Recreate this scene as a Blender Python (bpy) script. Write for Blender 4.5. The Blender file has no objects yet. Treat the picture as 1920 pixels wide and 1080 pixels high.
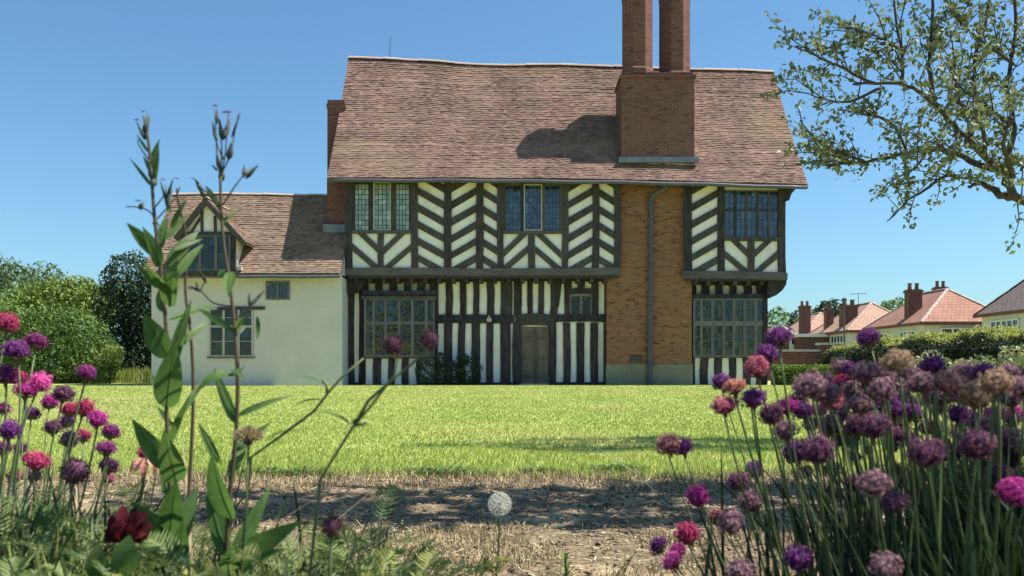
import bpy, math, random
import numpy as np
from mathutils import Vector, Matrix, noise
random.seed(7); rng = np.random.default_rng(7)
SC = bpy.context.scene
COL = SC.collection
F = 1650.0; CZ = 0.55; HY = 691.0
def P(px, py, Y):
    """the world point that stands at distance Y and was measured at this pixel of the photograph"""
    return Vector(((px-960)/F*Y, Y, CZ+(HY-py)/F*Y))
def PX(px, Y): return (px-960)/F*Y
def PZ(py, Y): return CZ+(HY-py)/F*Y

# ---------------------------------------------------------------- materials
def nd(nt, t, **kw):
    n = nt.nodes.new(t)
    for k, v in kw.items(): setattr(n, k, v)
    return n
def setin(nt, sock, v):
    if hasattr(v, 'is_linked') or isinstance(v, bpy.types.NodeSocket): nt.links.new(v, sock)
    else: sock.default_value = v
def math_(nt, op, a, b=0.0, clamp=False):
    m = nd(nt, 'ShaderNodeMath', operation=op, use_clamp=clamp); setin(nt, m.inputs[0], a); setin(nt, m.inputs[1], b); return m.outputs[0]
def mixc(nt, f, a, b, mode='MIX'):
    m = nd(nt, 'ShaderNodeMix', data_type='RGBA', blend_type=mode)
    setin(nt, m.inputs[0], f); setin(nt, m.inputs[6], a); setin(nt, m.inputs[7], b); return m.outputs[2]
def c4(c): return (c[0], c[1], c[2], 1.0)
def new_mat(name):
    m = bpy.data.materials.new(name); m.use_nodes = True
    nt = m.node_tree; b = nt.nodes['Principled BSDF']; out = nt.nodes['Material Output']
    return m, nt, b, out
def noise_(nt, scale, detail=4, coord='Object', rough=0.6, stretch=None):
    tc = nd(nt, 'ShaderNodeTexCoord'); n = nd(nt, 'ShaderNodeTexNoise')
    n.inputs['Scale'].default_value = scale; n.inputs['Detail'].default_value = detail; n.inputs['Roughness'].default_value = rough
    src = tc.outputs[coord]
    if stretch:
        mp = nd(nt, 'ShaderNodeMapping'); mp.inputs['Scale'].default_value = stretch; nt.links.new(src, mp.inputs[0]); src = mp.outputs[0]
    nt.links.new(src, n.inputs['Vector']); return n.outputs['Fac']
def ramp(nt, f, a, b):
    r = nd(nt, 'ShaderNodeMapRange'); r.inputs[1].default_value = a; r.inputs[2].default_value = b
    setin(nt, r.inputs[0], f); return r.outputs[0]
def mk(name, c1, c2, rough=.8, scale=4., tint=.5, bump=0., bscale=20., transl=0., spec=.3, c3=None, stretch=None, stain=None, sheen=0):
    """c1..c2 by per-face tint and noise; c3 in blotches; transl = share of light let through (leaves, petals)"""
    m, nt, b, out = new_mat(name)
    n = noise_(nt, scale, stretch=stretch); n = ramp(nt, n, .3, .7)
    f = n
    if tint > 0:
        a = nd(nt, 'ShaderNodeAttribute', attribute_name='tint')
        f = math_(nt, 'ADD', math_(nt, 'MULTIPLY', a.outputs['Fac'], tint), math_(nt, 'MULTIPLY', n, 1-tint))
    col = mixc(nt, f, c4(c1), c4(c2))
    if c3 is not None:
        n2 = noise_(nt, scale*.27, 3); col = mixc(nt, ramp(nt, n2, .52, .68), col, c4(c3))
    if stain is not None:
        sc, sz, amt = stain
        n3 = noise_(nt, sz, 5); col = mixc(nt, math_(nt, 'MULTIPLY', ramp(nt, n3, .5, .75), amt), col, c4(sc))
    nt.links.new(col, b.inputs['Base Color'])
    b.inputs['Roughness'].default_value = rough; b.inputs['Specular IOR Level'].default_value = spec
    if bump > 0:
        bn = nd(nt, 'ShaderNodeBump'); bn.inputs['Strength'].default_value = bump; bn.inputs['Distance'].default_value = .02
        setin(nt, bn.inputs['Height'], noise_(nt, bscale, 5, stretch=stretch)); nt.links.new(bn.outputs[0], b.inputs['Normal'])
    if transl > 0:
        t = nd(nt, 'ShaderNodeBsdfTranslucent'); nt.links.new(mixc(nt, .35, col, (1, 1, .3, 1), 'MULTIPLY'), t.inputs[0])
        mx = nd(nt, 'ShaderNodeMixShader'); mx.inputs[0].default_value = transl
        nt.links.new(b.outputs[0], mx.inputs[1]); nt.links.new(t.outputs[0], mx.inputs[2]); nt.links.new(mx.outputs[0], out.inputs[0])
    return m
def mk_brick(name, ca, cb, mortar, bw=.225, bh=.075, ms=.009, dark=None, bump=.6, rough=.9, mottle=None):
    m, nt, b, out = new_mat(name)
    uv = nd(nt, 'ShaderNodeUVMap')
    wob = nd(nt, 'ShaderNodeTexNoise'); wob.inputs['Scale'].default_value = 3.; nt.links.new(uv.outputs[0], wob.inputs['Vector'])
    ad = nd(nt, 'ShaderNodeVectorMath', operation='MULTIPLY_ADD'); nt.links.new(wob.outputs['Color'], ad.inputs[0]); ad.inputs[1].default_value = (.02, .02, 0); nt.links.new(uv.outputs[0], ad.inputs[2])
    t = nd(nt, 'ShaderNodeTexBrick'); nt.links.new(ad.outputs[0], t.inputs['Vector'])
    t.inputs['Scale'].default_value = 1.; t.inputs['Brick Width'].default_value = bw; t.inputs['Row Height'].default_value = bh
    t.inputs['Mortar Size'].default_value = ms; t.inputs['Mortar Smooth'].default_value = .3; t.inputs['Bias'].default_value = 0.
    t.inputs['Color1'].default_value = c4(ca); t.inputs['Color2'].default_value = c4(cb); t.inputs['Mortar'].default_value = c4(mortar)
    col = t.outputs['Color']
    if dark is not None:
        mp = nd(nt, 'ShaderNodeMapping'); mp.inputs['Scale'].default_value = (3.2, 11, 1); nt.links.new(uv.outputs[0], mp.inputs[0])
        n = nd(nt, 'ShaderNodeTexNoise'); n.inputs['Scale'].default_value = 1.; n.inputs['Detail'].default_value = 3; nt.links.new(mp.outputs[0], n.inputs['Vector'])
        col = mixc(nt, ramp(nt, n.outputs['Fac'], .56, .68), col, c4(dark))
    if mottle is not None:
        n = nd(nt, 'ShaderNodeTexNoise'); n.inputs['Scale'].default_value = .9; n.inputs['Detail'].default_value = 5; nt.links.new(uv.outputs[0], n.inputs['Vector'])
        col = mixc(nt, math_(nt, 'MULTIPLY', ramp(nt, n.outputs['Fac'], .45, .7), .7), col, c4(mottle))
    nt.links.new(col, b.inputs['Base Color']); b.inputs['Roughness'].default_value = rough; b.inputs['Specular IOR Level'].default_value = .2
    bn = nd(nt, 'ShaderNodeBump'); bn.inputs['Strength'].default_value = bump; bn.inputs['Distance'].default_value = .02
    fine = nd(nt, 'ShaderNodeTexNoise'); fine.inputs['Scale'].default_value = 22; fine.inputs['Detail'].default_value = 4; nt.links.new(uv.outputs[0], fine.inputs['Vector'])
    hgt = math_(nt, 'ADD', math_(nt, 'MULTIPLY', t.outputs['Fac'], -1.0), math_(nt, 'MULTIPLY', fine.outputs['Fac'], .9))
    nt.links.new(hgt, bn.inputs['Height']); nt.links.new(bn.outputs[0], b.inputs['Normal'])
    return m
def mk_glass(name, c1, c2, scale=2.2, wav=.25, rough=.04, spec=.6):
    """old hand-made window glass over a dim room: body colour varied by quarry to paint broken reflections, mirror gloss, each quarry set at its own slight angle"""
    m, nt, b, out = new_mat(name)
    n = noise_(nt, scale, 3); at = nd(nt, 'ShaderNodeAttribute', attribute_name='tint')
    f = math_(nt, 'MULTIPLY', ramp(nt, n, .35, .65), math_(nt, 'POWER', at.outputs['Fac'], 1.6)); f = math_(nt, 'MULTIPLY', f, 1.8, True); col = mixc(nt, f, c4(c1), c4(c2))
    nt.links.new(col, b.inputs['Base Color']); b.inputs['Roughness'].default_value = rough; b.inputs['Specular IOR Level'].default_value = spec
    bn = nd(nt, 'ShaderNodeBump'); bn.inputs['Strength'].default_value = wav; bn.inputs['Distance'].default_value = .05
    setin(nt, bn.inputs['Height'], noise_(nt, 5., 2)); nt.links.new(bn.outputs[0], b.inputs['Normal'])
    return m

# ---------------------------------------------------------------- mesh builder
class MB:
    def __init__(s): s.v = []; s.f = []; s.t = []; s.n = 0
    def add(s, verts, faces, tint=.5):
        o = s.n; s.v.extend([tuple(x) for x in verts]); s.n += len(verts)
        s.f.extend([tuple(i+o for i in fc) for fc in faces])
        if isinstance(tint, (list, tuple)): s.t.extend(tint)
        else: s.t.extend([tint]*len(faces))
        return s
    def box(s, x0, x1, y0, y1, z0, z1, tint=.5):
        v = [(x0,y0,z0),(x1,y0,z0),(x1,y1,z0),(x0,y1,z0),(x0,y0,z1),(x1,y0,z1),(x1,y1,z1),(x0,y1,z1)]
        return s.add(v, [(0,3,2,1),(4,5,6,7),(0,1,5,4),(1,2,6,5),(2,3,7,6),(3,0,4,7)], tint)
    def prism(s, poly, y0, y1, tint=.5):
        """poly: (x, z) outline, counter-clockwise as seen from the camera; extruded from y0 (front) to y1"""
        n = len(poly); v = [(x, y0, z) for x, z in poly]+[(x, y1, z) for x, z in poly]
        fs = [tuple(range(n)), tuple(range(2*n-1, n-1, -1))]+[(i, i+n, (i+1) % n+n, (i+1) % n) for i in range(n)]
        return s.add(v, fs, tint)
    def tube(s, pts, rad, sides=6, tint=.5, cap=True):
        pts = [Vector(p) for p in pts]; n = len(pts)
        rad = rad if isinstance(rad, (list, tuple)) else [rad]*n
        v = []; up = Vector((0.13, .31, .94))
        for i, p in enumerate(pts):
            d = (pts[min(i+1, n-1)]-pts[max(i-1, 0)]); d = d.normalized() if d.length > 1e-9 else Vector((0, 0, 1))
            a = d.cross(up); a = a.normalized() if a.length > 1e-3 else Vector((1, 0, 0)); b = d.cross(a)
            for k in range(sides):
                th = 2*math.pi*k/sides; v.append(p+(a*math.cos(th)+b*math.sin(th))*rad[i])
        f = [(i*sides+k, i*sides+(k+1) % sides, (i+1)*sides+(k+1) % sides, (i+1)*sides+k) for i in range(n-1) for k in range(sides)]
        if cap: f += [tuple(range(sides-1, -1, -1)), tuple(range((n-1)*sides, n*sides))]
        return s.add(v, f, tint)
    def lathe(s, cx, cy, prof, sides=16, tint=.5, rot=0):
        v = []
        for r, z in prof:
            for k in range(sides):
                a = 2*math.pi*(k+rot)/sides; v.append((cx+r*math.cos(a), cy+r*math.sin(a), z))
        n = len(prof); f = [(i*sides+k, i*sides+(k+1) % sides, (i+1)*sides+(k+1) % sides, (i+1)*sides+k) for i in range(n-1) for k in range(sides)]
        f += [tuple(range(sides-1, -1, -1)), tuple(range((n-1)*sides, n*sides))]
        return s.add(v, f, tint)
    def rib(s, base, tip, bend, up, rad, twist=0):
        """the pale midrib of a big leaf"""
        base = Vector(base); tip = Vector(tip); ax = tip-base; L = ax.length; u = ax/L; sd = u.cross(Vector(up)).normalized(); n = sd.cross(u).normalized()
        return s.tube([base+ax*t+n*(bend*L*4*t*(1-t)+rad*.5) for t in (0, .2, .4, .6, .8, .96)], [rad, rad, rad*.8, rad*.6, rad*.4, rad*.1], 4, 1.0)
    def leaf(s, base, tip, width, bend=.0, up=None, tint=.5, fold=.25, seg=6, shape=.42, twist=0):
        """a pointed leaf with a keel; shape = where it is widest"""
        base = Vector(base); tip = Vector(tip); ax = tip-base; L = ax.length
        if L < 1e-6: return s
        u = ax/L; nrm = Vector(up) if up is not None else Vector((0, -1, .35))
        sd = u.cross(nrm); sd = sd.normalized() if sd.length > 1e-3 else Vector((1, 0, 0)); nrm = sd.cross(u).normalized()
        v = []
        for i in range(seg+1):
            t = i/seg; k = shape/(1-shape)*.95; w = (t**k*max(0, 1-t)**.95)/(shape**k*(1-shape)**.95)
            w *= width*.5; w = max(w, width*.03)
            c = base+ax*t+nrm*(bend*L*4*t*(1-t))
            ang = twist*t; sd2 = sd*math.cos(ang)+nrm*math.sin(ang); n2 = nrm*math.cos(ang)-sd*math.sin(ang)
            v += [c-sd2*w+n2*w*fold, c, c+sd2*w+n2*w*fold]
        f = []; tt = []
        for i in range(seg):
            a = i*3; f += [(a, a+1, a+4, a+3), (a+1, a+2, a+5, a+4)]; tt += [min(1, max(0, tint+random.uniform(-.12, .12)-.10)), min(1, max(0, tint+random.uniform(-.12, .12)+.10))]
        return s.add(v, f, tt)
    def build(s, name, mat, parent=None, smooth=False, uv=False, loc=None):
        me = bpy.data.meshes.new(name)
        off = Vector(parent_world(parent)) if parent is not None else (Vector(loc) if loc is not None else Vector((0, 0, 0)))
        me.from_pydata([(x-off.x, y-off.y, z-off.z) for x, y, z in s.v], [], s.f)
        at = me.attributes.new('tint', 'FLOAT', 'FACE'); at.data.foreach_set('value', np.asarray(s.t, dtype=np.float32))
        if uv:
            ul = me.uv_layers.new(name='UVMap'); me.update()
            for p in me.polygons:
                n = p.normal; ax, ay, az = abs(n.x), abs(n.y), abs(n.z)
                for li in p.loop_indices:
                    x, y, z = s.v[me.loops[li].vertex_index]
                    ul.data[li].uv = (y, z) if ax >= ay and ax >= az else ((x, z) if ay >= az else (x, y))
        me.materials.append(mat)
        if smooth: me.polygons.foreach_set('use_smooth', [True]*len(me.polygons))
        me.update()
        o = bpy.data.objects.new(name, me); COL.objects.link(o)
        if parent is not None: o.parent = parent
        elif loc is not None: o.location = loc
        return o
def parent_world(o):
    w = Vector((0, 0, 0))
    while o is not None: w += o.location; o = o.parent
    return w
def tagit(o, label=None, cat=None, group=None, kind=None):
    for k, v in (('label', label), ('category', cat), ('group', group), ('kind', kind)):
        if v: o[k] = v
    return o
def thing(name, loc, label, cat, group=None):
    o = bpy.data.objects.new(name, None); o.empty_display_size = .2; COL.objects.link(o); o.location = loc
    return tagit(o, label, cat, group)
def np_mesh(name, verts, faces_flat, nper, tint, mat, parent=None, loc=None):
    """fast mesh from arrays: faces_flat (nf, nper)"""
    me = bpy.data.meshes.new(name)
    off = np.array(parent_world(parent)) if parent is not None else (np.array(loc) if loc is not None else np.zeros(3))
    v = (np.asarray(verts).reshape(-1, 3)-off).astype(np.float32); nf = len(faces_flat)
    me.vertices.add(len(v)); me.vertices.foreach_set('co', v.ravel())
    me.loops.add(nf*nper); me.loops.foreach_set('vertex_index', np.asarray(faces_flat, dtype=np.int32).ravel())
    me.polygons.add(nf); me.polygons.foreach_set('loop_start', np.arange(0, nf*nper, nper, dtype=np.int32))
    me.update(calc_edges=True)
    at = me.attributes.new('tint', 'FLOAT', 'FACE'); at.data.foreach_set('value', np.asarray(tint, dtype=np.float32))
    me.materials.append(mat); me.validate()
    o = bpy.data.objects.new(name, me); COL.objects.link(o)
    if parent is not None: o.parent = parent
    elif loc is not None: o.location = loc
    return o
def unit(a): return a/np.maximum(np.linalg.norm(a, axis=-1, keepdims=True), 1e-9)
def leaf_cloud(centers, size, tint, up_bias=.35, aspect=.5):
    """little folded diamond leaves at given centres: 4 verts, 2 triangles each"""
    n = len(centers); c = np.asarray(centers, dtype=float); size = np.broadcast_to(size, (n,))[:, None]
    d = unit(rng.normal(size=(n, 3))+np.array([0, 0, -.25])); nn = unit(rng.normal(size=(n, 3))+np.array([0, 0, up_bias*3]))
    sd = unit(np.cross(d, nn)); nn = np.cross(sd, d)
    a = c-d*size*.5; b = c+d*size*.5; l = c+sd*size*aspect*.5+nn*size*.1-d*size*.06; r = c-sd*size*aspect*.5+nn*size*.1-d*size*.06
    v = np.stack([a, l, b, r], axis=1).reshape(-1, 3); i = np.arange(n)*4
    f = np.stack([np.stack([i, i+1, i+2], 1), np.stack([i, i+2, i+3], 1)], 1).reshape(-1, 3)
    return v, f, np.repeat(tint, 2)
def blob_points(blobs, n, shell=.5):
    """blobs: (x, y, z, rx, ry, rz[, weight]); points filling the outer part of each, returns points and blob number"""
    w = np.array([(b[3]*b[4]*b[5])**.67*(b[6] if len(b) > 6 else 1) for b in blobs]); k = rng.choice(len(blobs), n, p=w/w.sum())
    B = np.array([b[:6] for b in blobs]); d = unit(rng.normal(size=(n, 3))); r = shell+(1-shell)*rng.random(n)**.6
    r = r*(1+.16*np.sin(d[:, 0]*7+k)*np.cos(d[:, 2]*6+k*2))
    return B[k, :3]+d*B[k, 3:6]*r[:, None], k
# ================================================================ materials
M = {}
M['plaster'] = mk('cream_limewash', (.74,.69,.67), (.84,.795,.775), scale=2.5, tint=.0, rough=.95, bump=.35, bscale=22, stretch=(1,1,.35), stain=((.45,.42,.38), 1.9, .45))
M['timber'] = mk('oak_timber', (.008,.007,.015), (.125,.112,.105), scale=9, tint=.6, rough=.85, bump=.5, bscale=35, stretch=(1,1,.25))
M['greyoak'] = mk('weathered_oak', (.045,.042,.05), (.15,.135,.13), scale=8, tint=.5, rough=.9, bump=.6, bscale=30, stretch=(.2,1,1))
M['tile'] = mk('clay_tile', (.080,.046,.041), (.305,.187,.150), scale=1.1, tint=.78, rough=.92, bump=.35, bscale=60, c3=(.25,.17,.115), stain=((.13,.105,.08), 1.3, .45))
M['tile2'] = mk('brown_clay_tile', (.10,.066,.05), (.32,.22,.158), scale=1.1, tint=.72, rough=.9, bump=.35, bscale=60, stain=((.16,.13,.10), 1.3, .5))
M['ridge'] = mk('ridge_tile', (.35,.25,.21), (.52,.40,.34), scale=3, tint=.6, rough=.9)
M['brick_red'] = mk_brick('old_red_brick', (.19,.070,.056), (.12,.05,.05), (.18,.13,.115), dark=(.075,.04,.045))
M['brick_orange'] = mk_brick('orange_brown_brick', (.36,.150,.075), (.21,.085,.055), (.27,.20,.15), dark=(.055,.036,.038), mottle=(.27,.155,.095), bump=.9)
M['brick_brown'] = mk_brick('brown_brick', (.20,.085,.062), (.12,.055,.05), (.19,.135,.11), dark=(.06,.036,.04), mottle=(.19,.11,.08))
M['brick_white'] = mk_brick('whitewashed_brick', (.60,.565,.55), (.575,.54,.525), (.55,.52,.505), bump=.28, mottle=(.51,.485,.47))
M['render_grey'] = mk('grey_green_render', (.17,.165,.12), (.25,.24,.18), scale=3, tint=0, rough=.95, bump=.3, stain=((.11,.12,.1), 1.5, .5))
M['glass_dark'] = mk_glass('dark_glass', (.012,.018,.022), (.03,.05,.055))
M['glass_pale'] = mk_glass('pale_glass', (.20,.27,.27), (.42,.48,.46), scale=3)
M['glass_sky_tint'] = mk_glass('painted_sky_glass', (.012,.02,.06), (.04,.09,.19), scale=1.6, spec=1.)  # blue body colour paints the sky's reflection into the panes
M['glass_tree_tint'] = mk_glass('painted_tree_glass', (.006,.010,.013), (.028,.038,.018), scale=1.5, spec=.9)  # green patches in the body colour stand for mirrored trees
M['lead'] = mk('window_lead', (.03,.033,.042), (.07,.074,.085), tint=.5, rough=.6)
M['pale_lead'] = mk('lead_flashing', (.10,.115,.16), (.22,.245,.31), scale=3, tint=.3, rough=.55, bump=.2)
M['frame_grey'] = mk('grey_window_frame', (.085,.085,.10), (.17,.165,.17), scale=5, tint=.5, rough=.7)
M['frame_pale'] = mk('pale_window_frame', (.32,.30,.28), (.46,.44,.42), scale=5, tint=.4, rough=.6)
M['frame_white'] = mk('white_window_frame', (.62,.64,.66), (.76,.77,.78), scale=5, tint=.4, rough=.5)
M['iron'] = mk('painted_iron', (.055,.062,.085), (.10,.11,.14), scale=6, tint=.3, rough=.5)
M['door'] = mk('door_boards', (.045,.035,.033), (.19,.155,.125), scale=5, tint=.35, rough=.85, bump=.6, bscale=25, stretch=(1,1,.15), stain=((.25,.22,.19), 2.5, .5))

# ================================================================ the house
H = thing('timber_framed_house', (1.7, 31.0, 0), 'large black-and-white timber-framed house with tiled roof and a white brick wing', 'house')
Yg, Yu, Yb = 30.0, 29.4, 29.55
def jit(a): return random.uniform(-a, a)
def beam(name, x0, y0, x1, y1, w, Y, proud, tint=None, back=.03, wob=.06, mat='timber', parent=H, n=6):
    """a hand-hewn timber on the wall face at distance Y, between two points of the elevation"""
    a = P(x0, y0, Y); b = P(x1, y1, Y); W = w/F*Y/2; d = Vector((b.x-a.x, 0, b.z-a.z)); L = d.length; d /= L; s = Vector((-d.z, 0, d.x))
    bow = jit(W*.25); l = []; r = []
    for i in range(n+1):
        t = i/n; c = a+(b-a)*t+s*bow*4*t*(1-t)
        l.append(c+s*W*(1+jit(wob))); r.append(c-s*W*(1+jit(wob)))
    pts = [(p.x, p.z) for p in r+l[::-1]]
    mb = MB(); mb.prism(pts, Y-proud, Y+back, random.uniform(.15, .6) if tint is None else tint)
    return mb.build(name, M[mat], parent)
def clip(poly, ax, lim, keep_less):
    out = []
    for i, p in enumerate(poly):
        q = poly[(i+1) % len(poly)]; a = (p[ax] <= lim) == keep_less; b = (q[ax] <= lim) == keep_less
        if a: out.append(p)
        if a != b:
            t = (lim-p[ax])/(q[ax]-p[ax]); out.append((p[0]+(q[0]-p[0])*t, p[1]+(q[1]-p[1])*t))
    return out
def brace(xa, ya, xb, yb, h, box, Y, proud=.047, tint=.4):
    """slanting brace, h = its thickness measured upright, trimmed to its panel (x0, y0, x1, y1)"""
    j = [jit(.8) for _ in range(4)]
    poly = [(xa, ya-h/2+j[0]), (xb, yb-h/2+j[1]), (xb, yb+h/2+j[2]), (xa, ya+h/2+j[3])]
    poly = clip(clip(clip(clip(poly, 0, box[0], False), 0, box[2], True), 1, box[1], False), 1, box[3], True)
    if len(poly) < 3: return
    pts = [(PX(x, Y), PZ(y, Y)) for x, y in poly][::-1]
    mb = MB(); mb.prism(pts, Y-proud-jit(.004), Y+.03, tint); mb.build('brace', M['timber'], H)
def rect(mb, x0, x1, y0, y1, Y, front, back=.03, tint=.5):
    mb.box(PX(x0, Y), PX(x1, Y), Y-front, Y+back, PZ(y1, Y), PZ(y0, Y), tint); return mb
def window(cols, rows, Y, fm, gm, bar=5, lead=(3, 6), parent=H, leadmat='lead', casement=None, name='window', outer=None, depth=.052):
    """cols/rows: the lights between the bars, in elevation coordinates"""
    x0, x1 = cols[0][0], cols[-1][1]; y0, y1 = rows[0][0], rows[-1][1]; fr = MB()
    ox0, ox1, oy0, oy1 = outer if outer else (x0-bar, x1+bar, y0-bar, y1+bar)
    xs = [ox0]+[v for c in cols for v in c]+[ox1]; ys = [oy0]+[v for r in rows for v in r]+[oy1]
    for i in range(0, len(xs), 2):
        if xs[i+1]-xs[i] > .3: rect(fr, xs[i], xs[i+1], oy0, oy1, Y, depth, tint=random.random())
    for i in range(0, len(ys), 2):
        if ys[i+1]-ys[i] > .3: rect(fr, ox0+.6, ox1-.6, ys[i], ys[i+1], Y, depth-.006, tint=random.random())
    w = fr.build(name, M[fm], parent)
    for a, b in cols:
        for c, d in rows:
            g = MB()
            nx, ny = max(1, lead[0]), max(1, lead[1])
            for i in range(nx):
                for j in range(ny):     # each quarry a little out of true
                    qa, qb = a+(b-a)*i/nx, a+(b-a)*(i+1)/nx; qc, qd = c+(d-c)*j/ny, c+(d-c)*(j+1)/ny
                    o = [Y-.006+jit(.0035) for _ in range(3)]; o.append(o[0]+o[2]-o[1])
                    g.add([(PX(qa, Y), o[0], PZ(qd, Y)), (PX(qb, Y), o[1], PZ(qd, Y)), (PX(qb, Y), o[2], PZ(qc, Y)), (PX(qa, Y), o[3], PZ(qc, Y))], [(0, 1, 2, 3)], random.random())
            g.build('glass', M[gm], w)
    if lead[0]*lead[1] > 1:
        l = MB()
        for a, b in cols:
            for c, d in rows:
                for i in range(1, lead[0]): x = a+(b-a)*i/lead[0]; rect(l, x-.55, x+.55, c, d, Y, .018, -.008)
                for j in range(1, lead[1]): y = c+(d-c)*j/lead[1]; rect(l, a, b, y-.5, y+.5, Y, .016, -.008)
        l.build('leading', M[leadmat], w)
    if casement:
        a, b, c, d = casement; m = MB()
        rect(m, a, a+2.2, c, d, Y, .085, 0); rect(m, b-2.2, b, c, d, Y, .085, 0); rect(m, a+2.2, b-2.2, c, c+2.2, Y, .082, 0); rect(m, a+2.2, b-2.2, d-2.2, d, Y, .082, 0)
        m.build('casement', M['frame_pale'], w)
    return w

# ---- walls
gx0, gx1 = PX(656, Yg), PX(1435, Yg); ux0, ux1 = PX(650, Yu), PX(1473, Yu)
def lerp_list(L, x):
    if x <= L[0][0]: return L[0][1]
    for (a, b), (c, d) in zip(L, L[1:]):
        if x <= c: return b+(d-b)*(x-a)/(c-a)
    return L[-1][1]
EA = [(PX(px, 28.9), PZ(py, 28.9)) for px, py in ((613,333),(900,334),(1140,336.5),(1300,340),(1515,347))]
RI = [(PX(px, 32.7), PZ(py, 32.7)) for px, py in ((653,109),(710,110),(760,113),(810,115),(860,120),(900,122),(950,123),(1060,122),(1165,126),(1300,131),(1380,132),(1450,135))]
RX0, RX1 = PX(613, 28.9), PX(1515, 28.9)
def roofP(u, v):
    x = RX0+u; e = lerp_list(EA, x); r = lerp_list(RI, x)
    sag = noise.noise(Vector((x*.42, v*2.3, 3.1)))*.075+noise.noise(Vector((x*1.6, v*7, 8.1)))*.02
    return Vector((x, 28.9+3.8*v, e+(r-e)*(v-.05*math.sin(math.pi*v)*.6)+sag*math.sin(math.pi*min(1, v+.15))))
w = MB(); w.box(gx0, gx1, Yg, 35.6, -.2, 3.70); w.build('ground_floor_wall', M['plaster'], H)
w = MB(); w.box(ux0+.02, ux1-.02, 29.75, 35.9, 3.62, 6.52)
for X in (ux0+.02, ux1-.14):       # gables
    top = lerp_list(RI, X)-.35
    w.add([(X,29.76,6.5),(X,35.89,6.5),(X,32.7,top),(X+.12,29.76,6.5),(X+.12,35.89,6.5),(X+.12,32.7,top)], [(0,2,1),(3,4,5),(0,3,5,2),(2,5,4,1)])
rect(w, 650, 1160, 335, 506, Yu, 0, .34); rect(w, 1284, 1473, 338, 512, Yu, 0, .34)
w.build('upper_floor_wall', M['plaster'], H)
w = MB(); rect(w, 1138, 1297, 336, 683, Yb, 0, .44); w.build('chimney_breast', M['brick_orange'], H, uv=True)
w = MB(); rect(w, 1137, 1299, 683, 724, Yb, .03, .40); w.build('plinth', M['render_grey'], H)

w = MB()
w.box(ux0+.03, PX(1158, Yu), 29.32, 29.985, PZ(516, Yu)-.10, PZ(516, Yu)+.02, .2); w.box(PX(1286, Yu), ux1+.02, 29.33, 29.985, PZ(521, Yu)-.10, PZ(521, Yu)+.02, .2)
w.build('soffit', M['timber'], H)
for x in list(range(664, 1150, 26))+list(range(1300, 1430, 25)):
    z = PZ(516 if x < 1200 else 521, Yu)-.105; a = PX(x, Yu); mb = MB(); mb.box(a, a+.13, 29.36, 29.98, z-.13, z, random.uniform(.1, .5)); mb.build('joist', M['timber'], H)

# ---- roof of clay tiles
def tiles(mb, Pf, U, V, tw=.15, gauge=.098, thick=.018, lap=1.3, jt=.75, Uv=None):
    """Pf(u, v01); one quad and its thick lower edge for every tile"""
    nv = int(round(V/gauge))
    for j in range(nv):
        va = j/nv; vb = min(1, (j+lap)/nv); ua, ub = (0, U) if Uv is None else Uv(va)
        nu = max(1, int(round((ub-ua)/tw))); off = .5 if j % 2 else 0; rowj = noise.noise(Vector((j*.7, 1.7, 0)))*.01
        for i in range(-1 if j % 2 else 0, nu):
            a = max(ua, ua+(i+off)*(ub-ua)/nu+.002); b = min(ub, ua+(i+1+off)*(ub-ua)/nu-.002)
            if b-a < .02: continue
            p0, p1, p2, p3 = Pf(a, va), Pf(b, va), Pf(b, vb), Pf(a, vb)
            n = (p1-p0).cross(p3-p0).normalized(); d = (p0-p3).normalized()
            l0 = (thick+rowj+jit(.007)*jt)*1.6; l1 = l0+jit(.006)*jt; sl = d*jit(.010)*jt
            q0 = p0+n*l0+sl; q1 = p1+n*l1+sl; q2 = p2+n*.006; q3 = p3+n*.006
            b0 = p0+n*(l0-thick)+sl; b1 = p1+n*(l1-thick)+sl
            t = min(1, max(0, random.gauss(.5, .20)+.35*noise.noise(Vector((p0.x*.9, p0.z*.9, p0.y*.3)))))
            mb.add([q0, q1, q2, q3, b0, b1], [(0, 1, 2, 3), (4, 5, 1, 0)], t)
def slab(mb, Pf, U, th=.09, n=24, m=6):
    v = []; N = (n+1)*(m+1)
    for o in (0, -th):
        for i in range(n+1):
            for j in range(m+1): p = Pf(U*i/n, j/m); v.append((p.x, p.y, p.z+o-.012))
    f = []
    for i in range(n):
        for j in range(m):
            a = i*(m+1)+j; f += [(a, a+m+1, a+m+2, a+1), (N+a, N+a+1, N+a+m+2, N+a+m+1)]
    for i in range(n): a, b = i*(m+1), i*(m+1)+m; f += [(a, N+a, N+a+m+1, a+m+1), (b, b+m+1, N+b+m+1, N+b)]
    for j in range(m): a, b = j, n*(m+1)+j; f += [(a, a+1, N+a+1, N+a), (b, N+b, N+b+1, b+1)]
    mb.add(v, f, .2)
UW = RX1-RX0
mb = MB(); tiles(mb, roofP, UW, 6.36); slab(mb, roofP, UW)
backP = lambda u, v: Vector((roofP(UW-u, v).x, 65.4-roofP(UW-u, v).y, roofP(UW-u, v).z))
tiles(mb, backP, UW, 6.36, tw=.33, gauge=.22); slab(mb, backP, UW)
ROOF = mb.build('roof', M['tile'], H)
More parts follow.
